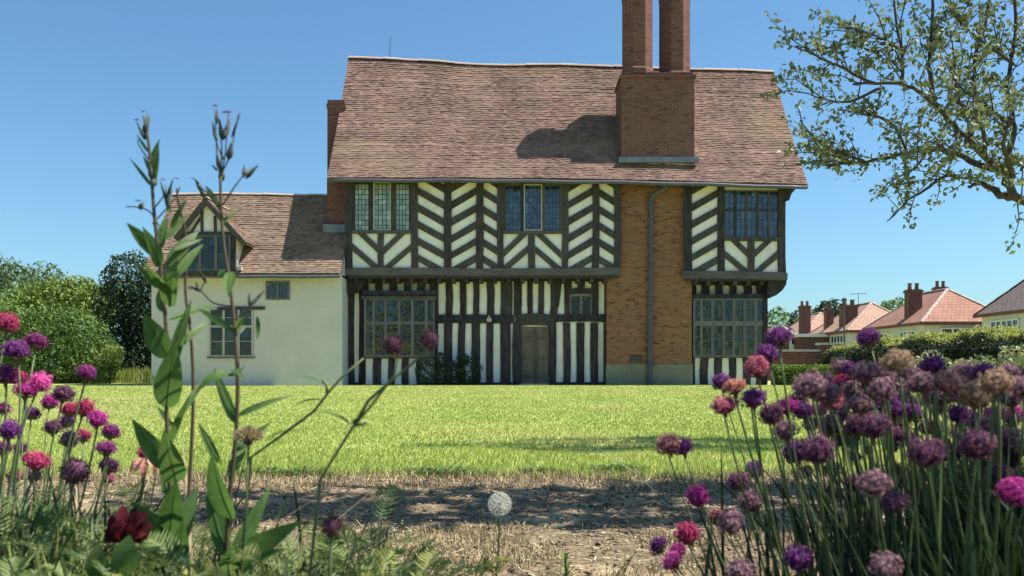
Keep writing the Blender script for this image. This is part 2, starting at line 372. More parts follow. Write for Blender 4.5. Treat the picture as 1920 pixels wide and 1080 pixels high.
def ridge(mb, pts, r=.12, seg=.36, lift=.0):
    for a, b in zip(pts, pts[1:]):
        n = max(1, int((b-a).length/seg))
        for i in range(n):
            p = a+(b-a)*(i/n); q = a+(b-a)*((i+1)/n-.006); k = jit(.012); vs = []
            d = (q-p).normalized(); s = d.cross(Vector((0, 0, 1))).normalized()
            for e, rr in ((p, r*1.06), (q, r)):
                for th in range(7):
                    an = math.pi*th/6; vs.append(e+s*math.cos(an)*rr+Vector((0, 0, math.sin(an)*rr*.75+k+lift-.03)))
            mb.add(vs, [(t, t+1, t+8, t+7) for t in range(6)]+[(6, 5, 4, 3, 2, 1, 0), (7, 8, 9, 10, 11, 12, 13)], random.random())
mb = MB(); ridge(mb, [roofP(UW*i/24, 1) for i in range(25)]); mb.build('ridge_tiles', M['ridge'], ROOF)
mb = MB(); mb.tube([Vector((x, 28.86, lerp_list(EA, x)-.10+.012*math.sin(x*2.2))) for x in np.linspace(RX0+.05, RX1-.05, 30)], .062, 8, .6); mb.build('gutter', M['iron'], H, smooth=True)
mb = MB(); mb.tube([P(731, 112, 32.7), P(731, 90, 32.7), P(732, 69, 32.7)], [.018, .014, .010], 5); mb.build('aerial', M['iron'], H)
mb = MB(); mb.tube([P(1250, 344, 28.95), P(1248, 352, 29.1), P(1224, 366, 29.35), P(1221, 376, 29.42), P(1220, 520, 29.42), P(1218, 722, 29.42)], .085, 8, .5)
for y in (380, 440, 500, 560, 620, 680): mb.tube([P(1220, y, 29.42), P(1220, y+5, 29.42)], .105, 8, .7)
mb.build('downpipe', M['iron'], H, smooth=False)

# ---- great chimney
CY0, CY1 = 29.46, 31.0
mb = MB(); xl, xr = PX(1165, CY0), PX(1302, CY0); zt = PZ(146, CY0)
mb.box(xl, xr, CY0, CY1, 6.6, zt)
CH = mb.build('chimney', M['brick_brown'], H, uv=True)
mb = MB(); mb.box(xl-.05, xr+.05, CY0-.05, CY1+.05, zt, zt+.09, .7); mb.box(xl+.10, xr-.02, CY0+.08, CY1-.1, zt+.09, zt+.22, .4)
mb.build('chimney_ledge', M['brick_red'], CH, uv=True)
mb = MB(); zf = 6.86+1.34*(CY0-28.9)
mb.box(xl-.10, xr+.10, CY0-.20, CY0-.02, zf-.20, zf-.02, .5)
mb.build('flashing', M['pale_lead'], CH)
def shaft(cx, cy, R, z0, z1, par):
    mb = MB(); k = 1/math.cos(math.pi/8)
    prof = [(R*1.08*k, z0), (R*1.08*k, z0+.16), (R*k, z0+.22), (R*k, z1-1.0), (R*1.04*k, z1-.96), (R*1.04*k, z1-.86), (R*.86*k, z1-.66), (R*.86*k, z1-.12), (R*1.1*k, z1), (R*1.1*k, z1+.2), (R*.7*k, z1+.2)]
    mb.lathe(cx, cy, prof, 8, rot=.5); return mb.build('chimney_shaft', M['brick_red'], par, uv=True)
shaft(PX(1195, 30.0), 30.02, 27/F*30, zt+.2, PZ(-52, 30), CH)
shaft(PX(1264.5, 30.5), 30.48, 27/F*30.5, zt+.2, PZ(-50, 30.5), CH)
# ---- gable-end stack beside the wing
mb = MB(); mb.box(PX(617, 31.3), PX(650, 31.3), 31.0, 31.9, 3.6, PZ(206, 31.2)); mb.box(PX(613, 29.9), -5.545, 29.9, 30.99, 3.6, 7.0); ST = mb.build('chimney', M['brick_red'], H, uv=True)
mb = MB(); a, b = PX(617, 31.3), PX(650, 31.3); zz = PZ(206, 31.2); mb.box(a-.025, b+.02, 30.97, 31.93, zz, zz+.16); mb.box(a, b-.02, 31.02, 31.88, zz+.16, zz+.3); mb.build('chimney_ledge', M['brick_red'], ST, uv=True)
mb = MB(); mb.box(PX(608, 29.9), -5.56, 29.70, 29.895, 5.05, 5.42, .2); mb.build('flashing', M['pale_lead'], ST)

# ---- upper floor frame
def post(x0, x1, y0, y1, Y=Yu, proud=.062, tint=None, name='post', **k): beam(name, (x0+x1)/2, y0, (x0+x1)/2+jit(.8), y1, x1-x0, Y, proud, tint, **k)
for x0, x1, t in ((648,661,.25),(771,784,.45),(833,847,.2),(893,907,.2),(933,945,.3),(1052,1064,.5),(1110,1123,.25),(1150,1163,.3)): post(x0, x1, 338, 506, tint=t)
for x0, x1, t in ((1282,1297,.1),(1345,1358,.1),(1459,1473,.15)): post(x0, x1, 340, 512, tint=t)
KS = (326, 357, 388.5, 420, 451, 482)
def herring(x0, x1, ks, slope, up, ybot, ytop=338):
    for i, k in enumerate(ks+(ks[-1]+31,)):
        d = slope*(x1-x0+6); t = random.uniform(.2, .45)+.25*max(0, (k-380)/110)
        (brace(x0-3, k, x1+3, k+d, 14, (x0-3, ytop, x1+3, ybot), Yu, tint=t) if not up else brace(x0-3, k+d, x1+3, k, 14, (x0-3, ytop, x1+3, ybot), Yu, tint=t))
herring(784, 833, KS, .555, False, 504); herring(847, 893, KS, .57, True, 504)
herring(907, 933, tuple(k+3 for k in KS), .62, False, 504); herring(1064, 1110, KS, .58, True, 504)
herring(1123, 1150, tuple(k+2 for k in KS), .62, False, 504); herring(1297, 1345, tuple(k+4 for k in KS), .56, True, 511)
for (x0, x1, m0, m1, yt, yb, v) in ((661,771,709,720,438,504,True), (945,1052,990,1003,438,504,False), (1358,1459,1401,1414,450,511,True)):
    post(m0, m1, yt, yb, tint=.5)
    for s in (1, -1):
        xe = x0 if s == 1 else x1; xm = m0 if s == 1 else m1; box = (min(xe, xm)-2, yt, max(xe, xm)+2, yb)
        for c, sl in ((-16 if v else -2, .95), (26 if v else 33, .85)):
            if v: brace(xe, yt+c, xm, yt+c+sl*abs(xm-xe), 14, box, Yu, tint=random.uniform(.4, .7))
            else: brace(xe, yt+c+sl*abs(xm-xe)-4, xm, yt+c-4, 14, box, Yu, tint=random.uniform(.4, .7))
beam('rail', 648, 509.5, 905, 511, 14, Yu, .105, .75, mat='greyoak', n=14, wob=.12); beam('rail', 905, 511, 1162, 509, 14, Yu, .107, .65, mat='greyoak', n=14, wob=.12)
beam('rail', 1279, 515.5, 1475, 519, 14, Yu, .105, .5, mat='greyoak', n=12, wob=.1)
beam('wall_plate', 648, 338.5, 1162, 340, 7, Yu, .09, .1, n=10); beam('wall_plate', 1280, 341, 1475, 346, 6, Yu, .09, .1, n=6)
beam('sill', 660, 435.5, 772, 436, 6, Yu, .095, .9, wob=.03); beam('sill', 944, 436, 1054, 436, 6, Yu, .095, .9, wob=.03); beam('sill', 1356, 447.5, 1461, 448.5, 8, Yu, .095, .45, wob=.03)
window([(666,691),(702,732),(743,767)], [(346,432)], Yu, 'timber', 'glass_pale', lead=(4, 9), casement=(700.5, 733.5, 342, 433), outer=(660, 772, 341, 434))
window([(949,976),(984,1015),(1022,1049)], [(349,431)], Yu, 'timber', 'glass_sky_tint', lead=(4, 8), casement=(982, 1016.5, 346, 433), outer=(944, 1053, 342, 434))
window([(1359,1376),(1380.5,1397),(1401,1418),(1422,1439),(1443,1459)], [(360,392),(396,444)], Yu, 'timber', 'glass_sky_tint', lead=(2, 3), outer=(1356, 1461, 357.5, 446))
mb = MB(); z0 = PZ(377, Yu); x = PX(1473, Yu); mb.prism([(x, z0), (x+.10, z0+.02), (x+.16, z0+.22), (x+.34, z0+.42), (x+.34, z0+.56), (x, z0+.56)], Yu-.10, Yu+.12, .05); mb.build('bracket', M['timber'], H)

# ---- ground floor frame
for a, b in ((650, 900), (900, 1141)): beam('rail', a, 521.5, b, 521.5, 14, Yg, .16, .12, n=10)
beam('rail', 1296, 527, 1440, 528, 14, Yg, .16, .08, n=8)
def studs(whites, y0, y1, xl, xr, Y=Yg, proud=.055, tint=None):
    e = [xl]+[v for w_ in whites for v in w_]+[xr]
    for i in range(0, len(e), 2):
        if e[i+1]-e[i] > 1.5: post(e[i]+jit(.7), e[i+1]+jit(.7), y0, y1, Y, proud+jit(.004), random.uniform(.02, .25) if tint is None else tint, 'stud')
UP = [(822,834),(848,861),(874,887),(899,912),(926,938),(960,963),(978,988),(999,1009),(1020,1031),(1046,1058)]
studs(UP, 527, 592, 815, 1068); studs([(1122,1134)], 527, 592, 1110, 1140)
LOW = [(822,833),(848,860),(873,885),(901,912),(926,937),(957,962.5)]
studs(LOW, 605, 720, 815, 976); studs([(1043,1055),(1069,1081),(1095,1107),(1121,1132)], 605, 720, 1028, 1140)
beam('rail', 813, 598.5, 964, 599, 16, Yg, .075, .06, n=8); beam('rail', 1040, 597, 1141, 597, 14, Yg, .075, .06)
beam('brace', 1050, 527, 1044, 575, 7, Yg, .068, .08)
for a, b in ((652, 975), (1029, 1140)): beam('sill_beam', a, 719.5, b, 719.5, 6, Yg, .10, .02)
studs([(1072,1083),(1097,1108)], 525, 544, 1066, 1112, proud=.06); beam('rail', 1066, 547, 1112, 547, 11, Yg, .07, .1)
window([(1071,1087),(1091.5,1107)], [(556,588)], Yg, 'frame_grey', 'glass_dark', bar=3, lead=(4, 5))
# door
mb = MB()
for i in range(5): a = 977+10.1*i; rect(mb, a+.3, a+9.8, 613, 719, Yg, .03+jit(.006), 0, random.random())
for y in (632, 668, 703): rect(mb, 978, 1027, y, y+5, Yg, .05, 0, .3)
D = mb.build('door', M['door'], H)
mb = MB(); mb.tube([P(1020, 668, Yg-.07), P(1020, 675, Yg-.07)], .03, 8); mb.build('handle', M['iron'], D)
beam('door_lintel', 974, 601, 1030, 601, 22, Yg, .085, .35, wob=.03)
post(966, 977, 590, 720, Yg, .07, .15, 'door_post'); post(1028, 1042, 590, 720, Yg, .07, .12, 'door_post')
mb = MB(); rect(mb, 913, 922, 597, 604, Yg, .22, -.08, .6); rect(mb, 915, 919, 592, 598, Yg, .15, -.07, .3); mb.build('floodlight', M['frame_pale'], H)
# bay window by the wing
Y1 = 29.66
mb = MB(); rect(mb, 682, 816, 553, 672, Y1, 0, .36, .05); rect(mb, 678, 820, 556, 561, Y1, .12, .0, .7); mb.build('bay_frame', M['timber'], H)
beam('rail', 680, 549, 820, 549, 10, Y1, .05, .12, back=.3)
studs([(692,704),(718,730),(745,757),(771,782),(796,806)], 527, 546, 678, 816, Y=29.9, proud=.04)
window([(687,699),(703,721),(726,746),(751,771),(776,797),(802,812)], [(563,603),(609,666)], Y1, 'frame_grey', 'glass_tree_tint', lead=(2, 4), outer=(683, 815, 561, 670))
mb = MB(); rect(mb, 684, 786, 671, 721, 29.78, 0, .22); mb.build('bay_wall', M['plaster'], H)
studs([(686,700.5),(715,728.5),(741,754),(768,781)], 671, 721, 683, 787, Y=29.78, proud=.045)
post(650, 657, 548, 721, Yg, .07, .1, 'stud'); post(657.5, 665, 540, 721, Yg, .05, .2, 'stud'); post(673.5, 684, 545, 721, Yg, .065, .08, 'stud')
def bracket(x0, x1, y0, y1, Y, flip):
    n = 8; pts = []
    for i in range(n+1):
        t = i/n*math.pi/2; u = math.sin(t); v = math.cos(t)
        pts.append((x0+(x1-x0)*(1-v), y1+(y0-y1)*u) if not flip else (x1-(x1-x0)*(1-v), y1+(y0-y1)*u))
    pts = [(x0, y0)]+pts if not flip else [(x1, y0)]+pts
    q = [(PX(a, Y), PZ(b, Y)) for a, b in pts]
    ar = sum(q[i][0]*q[(i+1) % len(q)][1]-q[(i+1) % len(q)][0]*q[i][1] for i in range(len(q)))
    if ar < 0: q = q[::-1]
    mb = MB(); mb.prism(q, Y-.12, Y+.14, .1); mb.build('bracket', M['timber'], H)
q = [(652,518),(692,518),(690,526),(676,546),(662,552),(654,552)]
mb = MB(); mb.prism([(PX(a, 29.8), PZ(b, 29.8)) for a, b in q][::-1], 29.62, 29.93, .15); mb.build('bracket', M['timber'], H)
q = [(1436,524),(1472,524),(1471,534),(1464,545),(1453,554),(1440,560),(1436,561)]
mb = MB(); mb.prism([(PX(a, 29.7), PZ(b, 29.7)) for a, b in q][::-1], 29.5, 29.8, .08); mb.build('bracket', M['timber'], H)
# far bay
Y2 = 29.7
mb = MB(); rect(mb, 1298, 1435, 556, 671, Y2, 0, .31, .05); mb.build('bay_frame', M['timber'], H)
studs([(1306,1316),(1330,1341),(1356,1368),(1381,1393),(1408,1420)], 533, 551, 1297, 1436, Y=29.9, proud=.04, tint=.05); beam('rail', 1297, 555, 1437, 555, 9, Y2, .03, .06, back=.28)
window([(1303,1312),(1317,1332.5),(1338,1353.5),(1358.5,1373),(1377.5,1393),(1398,1413),(1419,1431)], [(563,602),(611,666)], Y2, 'frame_grey', 'glass_tree_tint', lead=(2, 4), outer=(1299, 1435, 560, 670))
mb = MB(); rect(mb, 1300, 1435, 671, 722, 29.8, 0, .2); mb.build('bay_wall', M['plaster'], H)
studs([(1303,1314),(1328,1340),(1354,1366),(1380,1392),(1406,1417)], 671, 722, 1299, 1436, Y=29.8, proud=.045)
post(1430, 1438, 556, 721, Y2, .08, .03)
mb = MB(); rect(mb, 1181, 1203, 665, 677, Yb, .02, 0, .05); rect(mb, 1179, 1205, 677, 679.5, Yb, .04, 0, .9); mb.build('air_brick', M['greyoak'], H)

# ---- the white brick wing
YW = 28.85   # the wing stands a little forward of the main front
wx0, wx1 = PX(284, YW), -5.57
mb = MB(); mb.box(wx0, wx1, YW, 33.05, -.2, PZ(514, YW)-.02)
for X in (wx0, wx1-.2): mb.add([(X,YW+.01,3.55),(X,33.04,3.55),(X,30.95,6.45),(X+.2,YW+.01,3.55),(X+.2,33.04,3.55),(X+.2,30.95,6.45)], [(0,2,1),(3,4,5),(0,3,5,2),(2,5,4,1)])
mb.build('wing_wall', M['brick_white'], H, uv=True)
WX0 = -11.93; WU = -5.56-WX0
wingP = lambda u, v: Vector((WX0+u, 28.45+2.5*v, 3.62+3.05*v+noise.noise(Vector((u*.5, v*2, 5)))*.05*math.sin(math.pi*min(1, v+.1))+.03*math.sin(u*.9)*v))
mb = MB(); tiles(mb, wingP, WU, 4.1, gauge=.104, tw=.155); slab(mb, wingP, WU)
wb = lambda u, v: Vector((wingP(WU-u, v).x, 61.9-wingP(WU-u, v).y, wingP(WU-u, v).z))
tiles(mb, wb, WU, 4.1, tw=.34, gauge=.24); slab(mb, wb, WU)
WR = mb.build('wing_roof', M['tile2'], H)
mb = MB(); ridge(mb, [wingP(WU*i/12, 1) for i in range(13)], .10); mb.build('ridge_tiles', M['ridge'], WR)
mb = MB(); mb.tube([Vector((x, 28.43, 3.52+.01*math.sin(x*3))) for x in np.linspace(WX0+.02, wx1, 12)], .05, 6); mb.build('gutter', M['iron'], H)
window([(396,418),(422,446),(450,472)], [(581,610),(614,666)], YW, 'frame_pale', 'glass_dark', bar=3, lead=(1, 2), leadmat='frame_pale')
beam('window_lintel', 408, 579, 497, 578, 6, YW, .06, .35, wob=.04)
mb = MB(); rect(mb, 390, 478, 668.5, 672, YW, .08); mb.build('sill', M['frame_grey'], H)
window([(502,519),(523,540)], [(531,559)], YW, 'frame_grey', 'glass_tree_tint', bar=3.2, lead=(1, 1))
# dormer
DY = 28.37
ax, az = PX(386, DY), PZ(374, DY); lx, lz = PX(328, DY), PZ(446, DY); rx, rz = PX(462, DY), PZ(456, DY)
yw = lambda z: 28.45+(z-3.62)/1.22+.1
mb = MB(); mb.prism([(PX(341, DY), PZ(512, DY)), (PX(441, DY), PZ(512, DY)), (PX(441, DY), PZ(440, DY)), (PX(386, DY), PZ(380, DY)), (PX(341, DY), PZ(440, DY))], DY+.04, DY+1.0, .5)
mb.add([(PX(441,DY),DY+1.0,3.6),(PX(441,DY),yw(4.9),4.85),(PX(441,DY),DY+1.0,4.85)], [(0,1,2)])
DR = mb.build('dormer', M['plaster'], H)
def quadP(A, B, C, D_): return lambda u, v: (A.lerp(B, u)).lerp(D_.lerp(C, u), v)
for A, B, C, D_ in ((Vector((lx, yw(lz), lz)), Vector((lx, DY-.08, lz)), Vector((ax, DY-.08, az+.06)), Vector((ax, yw(az), az+.06))), (Vector((rx, DY-.08, rz)), Vector((rx, yw(rz), rz)), Vector((ax, yw(az), az+.06)), Vector((ax, DY-.08, az+.06)))):
    q_ = quadP(A, B, C, D_); L = max((B-A).length, (C-D_).length)
    Pf = (lambda q__, L_: (lambda u, v: q__(u/L_, v)))(q_, L)
    mb = MB(); tiles(mb, Pf, L, (D_-A).length, gauge=.104); slab(mb, Pf, L, .03, 4, 3); mb.build('dormer_roof', M['tile2'], DR)
mb = MB(); ridge(mb, [Vector((ax, DY-.08, az+.06)), Vector((ax, yw(az), az+.06))], .09); mb.build('ridge_tiles', M['ridge'], DR)
def dbeam(*a, **k): return beam(*a, parent=DR, **k)
dbeam('bargeboard', 386, 378, 330, 449, 9, DY-.1, .05, .5); dbeam('bargeboard', 386, 378, 460, 459, 9, DY-.1, .055, .5)
dbeam('tie_beam', 340, 438.5, 442, 438.5, 7, DY, .05, .2); dbeam('stud', 379, 395, 379, 436, 4.5, DY, .03, .3); dbeam('stud', 403, 405, 404, 436, 4.5, DY, .03, .3)
dbeam('brace', 358, 436, 376, 408, 4, DY, .02, .3); dbeam('post', 345, 436, 345, 512, 11, DY, .04, .1); dbeam('post', 436, 436, 436, 512, 11, DY, .04, .1); dbeam('sill', 340, 510, 446, 510, 5, DY, .07, .3)
window([(351,373),(378,403),(408,430)], [(444,505)], DY, 'frame_grey', 'glass_dark', bar=2.6, lead=(2, 4), parent=DR)
mb = MB(); mb.box(PX(441, DY)+.02, PX(452, DY), DY+.02, DY+.34, 3.72, 3.84, .8); mb.box(PX(441, DY)+.012, PX(445, DY), DY-.02, DY+.06, 3.84, 4.25, .9); mb.build('flashing', M['frame_pale'], DR)
# ================================================================ setting
SUN_EL, SUN_AZ = math.radians(60), math.radians(90.5)   # azimuth from +Y towards +X
SUN = Vector((math.cos(SUN_EL)*math.sin(SUN_AZ), math.cos(SUN_EL)*math.cos(SUN_AZ), math.sin(SUN_EL)))
M['lawn'] = mk('mown_lawn', (.22,.27,.055), (.38,.40,.13), scale=.9, tint=0, rough=.95, bump=.5, bscale=40, c3=(.33,.30,.11))
M['blade'] = mk('grass_blade', (.19,.29,.045), (.46,.51,.15), scale=.8, tint=.6, rough=.6, transl=.35, c3=(.47,.47,.20))
M['path'] = mk('straw_path', (.085,.06,.04), (.29,.215,.125), scale=9, tint=0, rough=1, bump=.9, bscale=55, c3=(.42,.325,.185), stain=((.07,.05,.035), 6, .6))
M['straw'] = mk('dry_straw', (.13,.088,.045), (.58,.47,.28), scale=3, tint=.85, rough=.8)
M['soil'] = mk('bed_soil', (.035,.028,.02), (.10,.075,.05), scale=14, tint=0, rough=1, bump=.9, bscale=50)
M['verge'] = mk('rough_grass', (.10,.16,.03), (.34,.36,.10), scale=1.2, tint=.7, rough=.7, transl=.3)
def sheet(name, outline, z, mat, cut=None):
    mb = MB(); mb.add([(x, y, z) for x, y in outline], [tuple(range(len(outline)))]); o = mb.build(name, mat); o['kind'] = 'structure'; return o
# lawn: one sheet to the horizon, with gentle unevenness near
sheet('lawn', [(-900,-600), (900,-600), (900,900), (-900,900)], -.004, M['lawn'])
edge = lambda x: 4.42+.24*noise.noise(Vector((x*.9, 2., 0)))+.20*noise.noise(Vector((x*3.1, 7., 0)))+.10*noise.noise(Vector((x*9.1, 4., 0)))
xs = np.linspace(-7, 7, 120)
path_h = lambda x, y: .0015+(.012*max(0, .25+noise.noise(Vector((x*2.2, y*3.5, 1))))+.010*max(0, noise.noise(Vector((x*9, y*11, 5))))+.006*max(0, noise.noise(Vector((x*27, y*30, 9)))))*max(0, min(1, (edge(x)-y)/.25))
mb = MB(); vs = []; fs = []; gx, gy = 230, 120
for i in range(gx+1):
    x = -5+10*i/gx; e = edge(x)
    for j in range(gy+1): y = 1.3+(e-1.3)*j/gy; vs.append((x, y, path_h(x, y)))
for i in range(gx):
    for j in range(gy): a = i*(gy+1)+j; fs.append((a, a+gy+1, a+gy+2, a+1))
mb.add(vs, fs); o = mb.build('path', M['path'], smooth=True); o['kind'] = 'structure'
def soil_h(x, y): return .15*max(0, min(1, (1.72-y)/.25))
mb = MB(); gx, gy = 50, 24; vs = []; fs = []
for i in range(gx+1):
    for j in range(gy+1):
        x = -4+8*i/gx; y = -1.5+3.35*j/gy; vs.append((x, y, soil_h(x, y)-.006+(.02*noise.noise(Vector((x*5, y*5, 0))) if y < 1.7 else 0)))
for i in range(gx):
    for j in range(gy): a = i*(gy+1)+j; fs.append((a, a+gy+1, a+gy+2, a+1))
mb.add(vs, fs); o = mb.build('flower_bed', M['soil'], smooth=True); o['kind'] = 'structure'

# ---- grass blades
def blades(name, x, y, z, h, w, tint, mat, lean=.45, flat=False, mids=True):
    n = len(x); a = rng.random(n)*2*math.pi; base = np.stack([x, y, z], 1)
    wd = np.stack([np.cos(a), np.sin(a), np.zeros(n)], 1)*w[:, None]*.5
    b = rng.random(n)*2*math.pi; le = (rng.random(n)**.7)*lean*h
    top = base+np.stack([np.cos(b)*le, np.sin(b)*le, np.sqrt(np.maximum(h*h-le*le, 1e-8))], 1)
    mid = base*.5+top*.5+np.stack([-np.cos(b)*le*.18, -np.sin(b)*le*.18, h*.05], 1)
    v = np.stack([base-wd, base+wd, mid+wd*.8, mid-wd*.8, top], 1).reshape(-1, 3); i = np.arange(n)*5
    f = np.stack([np.stack([i, i+1, i+2], 1), np.stack([i, i+2, i+3], 1), np.stack([i+3, i+2, i+4], 1)], 1).reshape(-1, 3)
    return np_mesh(name, v, f, 3, np.repeat(tint, 3), mat)
n = 330000
d = 4.35*np.exp(rng.random(n)**.92*math.log(29.5/4.35)); x = (rng.random(n)*2-1)*(d*.60+1.2)
keep = d > np.array([edge(v) for v in x])+.10*rng.normal(size=n)-.06
keep |= (d > 4.36) & (np.array([noise.noise(Vector((a*2.3, b*4., 11))) for a, b in zip(x, d)]) > .42)
keep &= ~((d > 29.0) & (x > -13) & (x < 9.5))
d, x = d[keep], x[keep]; n = len(d)
pat = np.array([.6*noise.noise(Vector((a*.55, b*.35, 3)))+.6*noise.noise(Vector((a*1.7, b*1.1, 8))) for a, b in zip(x, d)])
h = (.017+.012*rng.random(n)+.010*np.maximum(0, pat))*(1+1.1*np.exp(-(d-4.4)/.9)); w = .0038*(d/4.5)**.8*(1+.5*rng.random(n))
o = blades('lawn_grass', x, d, np.full(n, -.006), h, w, np.clip(.42+.28*rng.normal(size=n)+.75*pat+.30*np.clip((d-9)/16, 0, 1), 0, 1), M['blade'], lean=.9)
tagit(o, 'short sunlit lawn grass', None, None, 'stuff'); o['category'] = 'grass'
# dry grass fringe and straw litter
n = 24000; x = (rng.random(n)*2-1)*4.6; y = np.array([edge(v) for v in x])+.10-.62*rng.random(n)**1.4
h = .018+.05*rng.random(n)**2; o1 = blades('dry_grass', x, y, np.zeros(n), h, np.full(n, .004), rng.random(n), M['straw'], lean=.95); tagit(o1, 'bleached dry grass along the lawn edge', 'dry grass', None, 'stuff')
n = 42000; x = -1.3+3.2*rng.random(n); y = 2.0+1.0*rng.random(n)
k = np.array([noise.noise(Vector((a*2.1, b*3.3, 21))) for a, b in zip(x, y)]) > -.12; x, y = x[k], y[k]; n = len(x)
o1 = blades('dry_grass', x, y, np.array([path_h(a, b) for a, b in zip(x, y)]), .010+.034*rng.random(n)**2, np.full(n, .0026), rng.random(n), M['straw'], lean=.99); tagit(o1, 'patchy bleached dry grass on the sunny near side of the path', 'dry grass', None, 'stuff')
n = 48000; x = (rng.random(n)*2-1)*4.2; y = 1.85+2.65*rng.random(n); L = .007+.042*rng.random(n)**2.8; a = rng.random(n)*math.pi; th = rng.normal(size=n)*.16
gh = np.array([path_h(a, b) for a, b in zip(x, y)]); c = np.stack([x, y, gh+.002+.006*rng.random(n)+np.abs(np.sin(th))*L*.5], 1); dr = np.stack([np.cos(a)*np.cos(th), np.sin(a)*np.cos(th), np.sin(th)], 1); sd = np.stack([-np.sin(a), np.cos(a), rng.normal(size=n)*.3], 1)*(.0008+.0016*rng.random(n)**2)[:, None]
v = np.stack([c-dr*L[:, None]*.5-sd, c+dr*L[:, None]*.5-sd, c+dr*L[:, None]*.5+sd, c-dr*L[:, None]*.5+sd], 1).reshape(-1, 3); f = np.arange(n*4).reshape(-1, 4)
o = np_mesh('straw', v, f, 4, rng.random(n), M['straw']); tagit(o, 'loose straw and mulch strewn over the path', 'straw', None, 'stuff')
n = 22000; x = (rng.random(n)*2-1)*4.2; y = 1.85+2.6*rng.random(n); s_ = .004+.012*rng.random(n)**3
c = np.stack([x, y, s_*.3+np.array([path_h(a, b) for a, b in zip(x, y)])], 1); dv = unit(rng.normal(size=(n, 4, 3)))*s_[:, None, None]*np.array([1.2, 1.2, .7]); v = (c[:, None, :]+dv).reshape(-1, 3); i = np.arange(n)*4
f = np.concatenate([np.stack([i, i+1, i+2], 1), np.stack([i, i+2, i+3], 1), np.stack([i, i+3, i+1], 1), np.stack([i+1, i+3, i+2], 1)])
M['chip'] = mk('mulch_chip', (.05,.036,.027), (.30,.23,.15), scale=3, tint=.9, rough=.9)
o = np_mesh('mulch', v, f, 3, np.tile(rng.random(n), 4), M['chip']); tagit(o, 'small bark chips scattered over the path', 'mulch', None, 'stuff')

# ---- foliage materials
M['bark'] = mk('grey_bark', (.045,.035,.035), (.13,.11,.095), scale=12, tint=.3, rough=.95, bump=.8, bscale=30)
LF = dict(rough=.55, transl=.28, tint=.75, scale=.6)
M['leaf_grey'] = mk('grey_green_leaf', (.045,.09,.045), (.18,.245,.12), **LF)
M['leaf_mid'] = mk('mid_green_leaf', (.035,.085,.022), (.20,.29,.065), **LF)
M['leaf_dark'] = mk('dark_green_leaf', (.010,.026,.018), (.07,.115,.055), **LF)
M['leaf_yellow'] = mk('yellow_green_leaf', (.08,.145,.03), (.29,.36,.085), **LF)
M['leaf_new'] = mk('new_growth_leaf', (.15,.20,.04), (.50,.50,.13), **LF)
M['leaf_bright'] = mk('bright_green_leaf', (.05,.11,.018), (.24,.32,.06), **LF)
M['leaf_apple'] = mk('apple_leaf', (.07,.105,.055), (.33,.36,.20), rough=.5, transl=.3, tint=.85, scale=1.5)
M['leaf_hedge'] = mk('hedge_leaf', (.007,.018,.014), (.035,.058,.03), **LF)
M['leaf_pale'] = mk('variegated_leaf', (.10,.16,.06), (.52,.50,.30), rough=.5, transl=.25, tint=.95, scale=2)
def crown(name, parent, blobs, n, size, mat, shell=.55, extra=None, bias=.35):
    p, k = blob_points(blobs, n, shell); p = p[p[:, 2] > .03]; m = len(p)
    if extra is not None: p = np.concatenate([p, extra]); m = len(p)
    cl = np.array([noise.noise(Vector(q*.8)) for q in p])
    t = np.clip(.5+.25*rng.normal(size=m)+.45*cl, 0, 1)
    v, f, tt = leaf_cloud(p, size*(.6+.8*rng.random(m)), t, bias); return np_mesh(name, v, f, 3, tt, mat, parent)
def bg_tree(name, label, cat, X, Y, blobs, n, size, mat, trunk=.16, group=None, bark=True):
    """blobs relative to the foot"""
    r = thing(name, (X, Y, 0), label, cat, group); B = [(X+b[0], Y+b[1])+tuple(b[2:]) for b in blobs]
    crown('crown', r, B, n, size, mat)
    zt = max(b[2] for b in blobs); mb = MB(); mb.tube([(X, Y, -.1), (X+.05, Y, zt*.4), (X+.1, Y, zt*.8)], [trunk*1.3, trunk, trunk*.5], 7)
    for b in B: mb.tube([(X+.02, Y, zt*.35), ((X+b[0])/2, (Y+b[1])/2, (zt*.35+b[2])/2+.2), (b[0], b[1], b[2])], [trunk*.6, trunk*.4, trunk*.12], 5)
    mb.build('trunk', M['bark'], r); return r
# the trees and bushes beyond the wing
bg_tree('broadleaf_tree', 'tall grey-green tree at the edge of the garden, farthest from the house', 'tree', PX(15,50), 50, [(0,0,4.6,2.6,2.2,1.9),(1.9,.4,5.1,1.5,1.5,1.6),(-2.2,0,5.2,2,2,1.7),(.4,-.6,3.0,2.6,2,1.8),(-1.0,0,6.0,1.5,1.5,1.1)], 9000, .23, M['leaf_grey'])
bg_tree('ornamental_tree', 'yellow-topped leafy tree between the grey-green tree and the dark tree', 'tree', PX(140,43), 43, [(-1.2,0,3.9,1.4,1.3,1.0),(.2,0,4.0,1.4,1.3,1.1),(1.3,.2,3.7,1.2,1.2,1.1),(-.3,-.4,3.2,2.4,1.4,1.5),(-2.2,0,3.6,1.3,1.2,1.2)], 9000, .20, M['leaf_yellow'])
bg_tree('evergreen_tree', 'dark dense evergreen tree close behind the white wing', 'tree', PX(238,38), 38, [(.1,0,4.3,1.15,1.2,1.35),(-.3,0,3.0,1.25,1.2,1.5),(.7,0,3.2,1.2,1.2,1.7),(.2,0,1.5,1.5,1.2,1.6),(1.6,.3,2.0,1.2,1.2,2.0),(0,-.3,.7,1.9,1.2,.9)], 15000, .17, M['leaf_dark'])
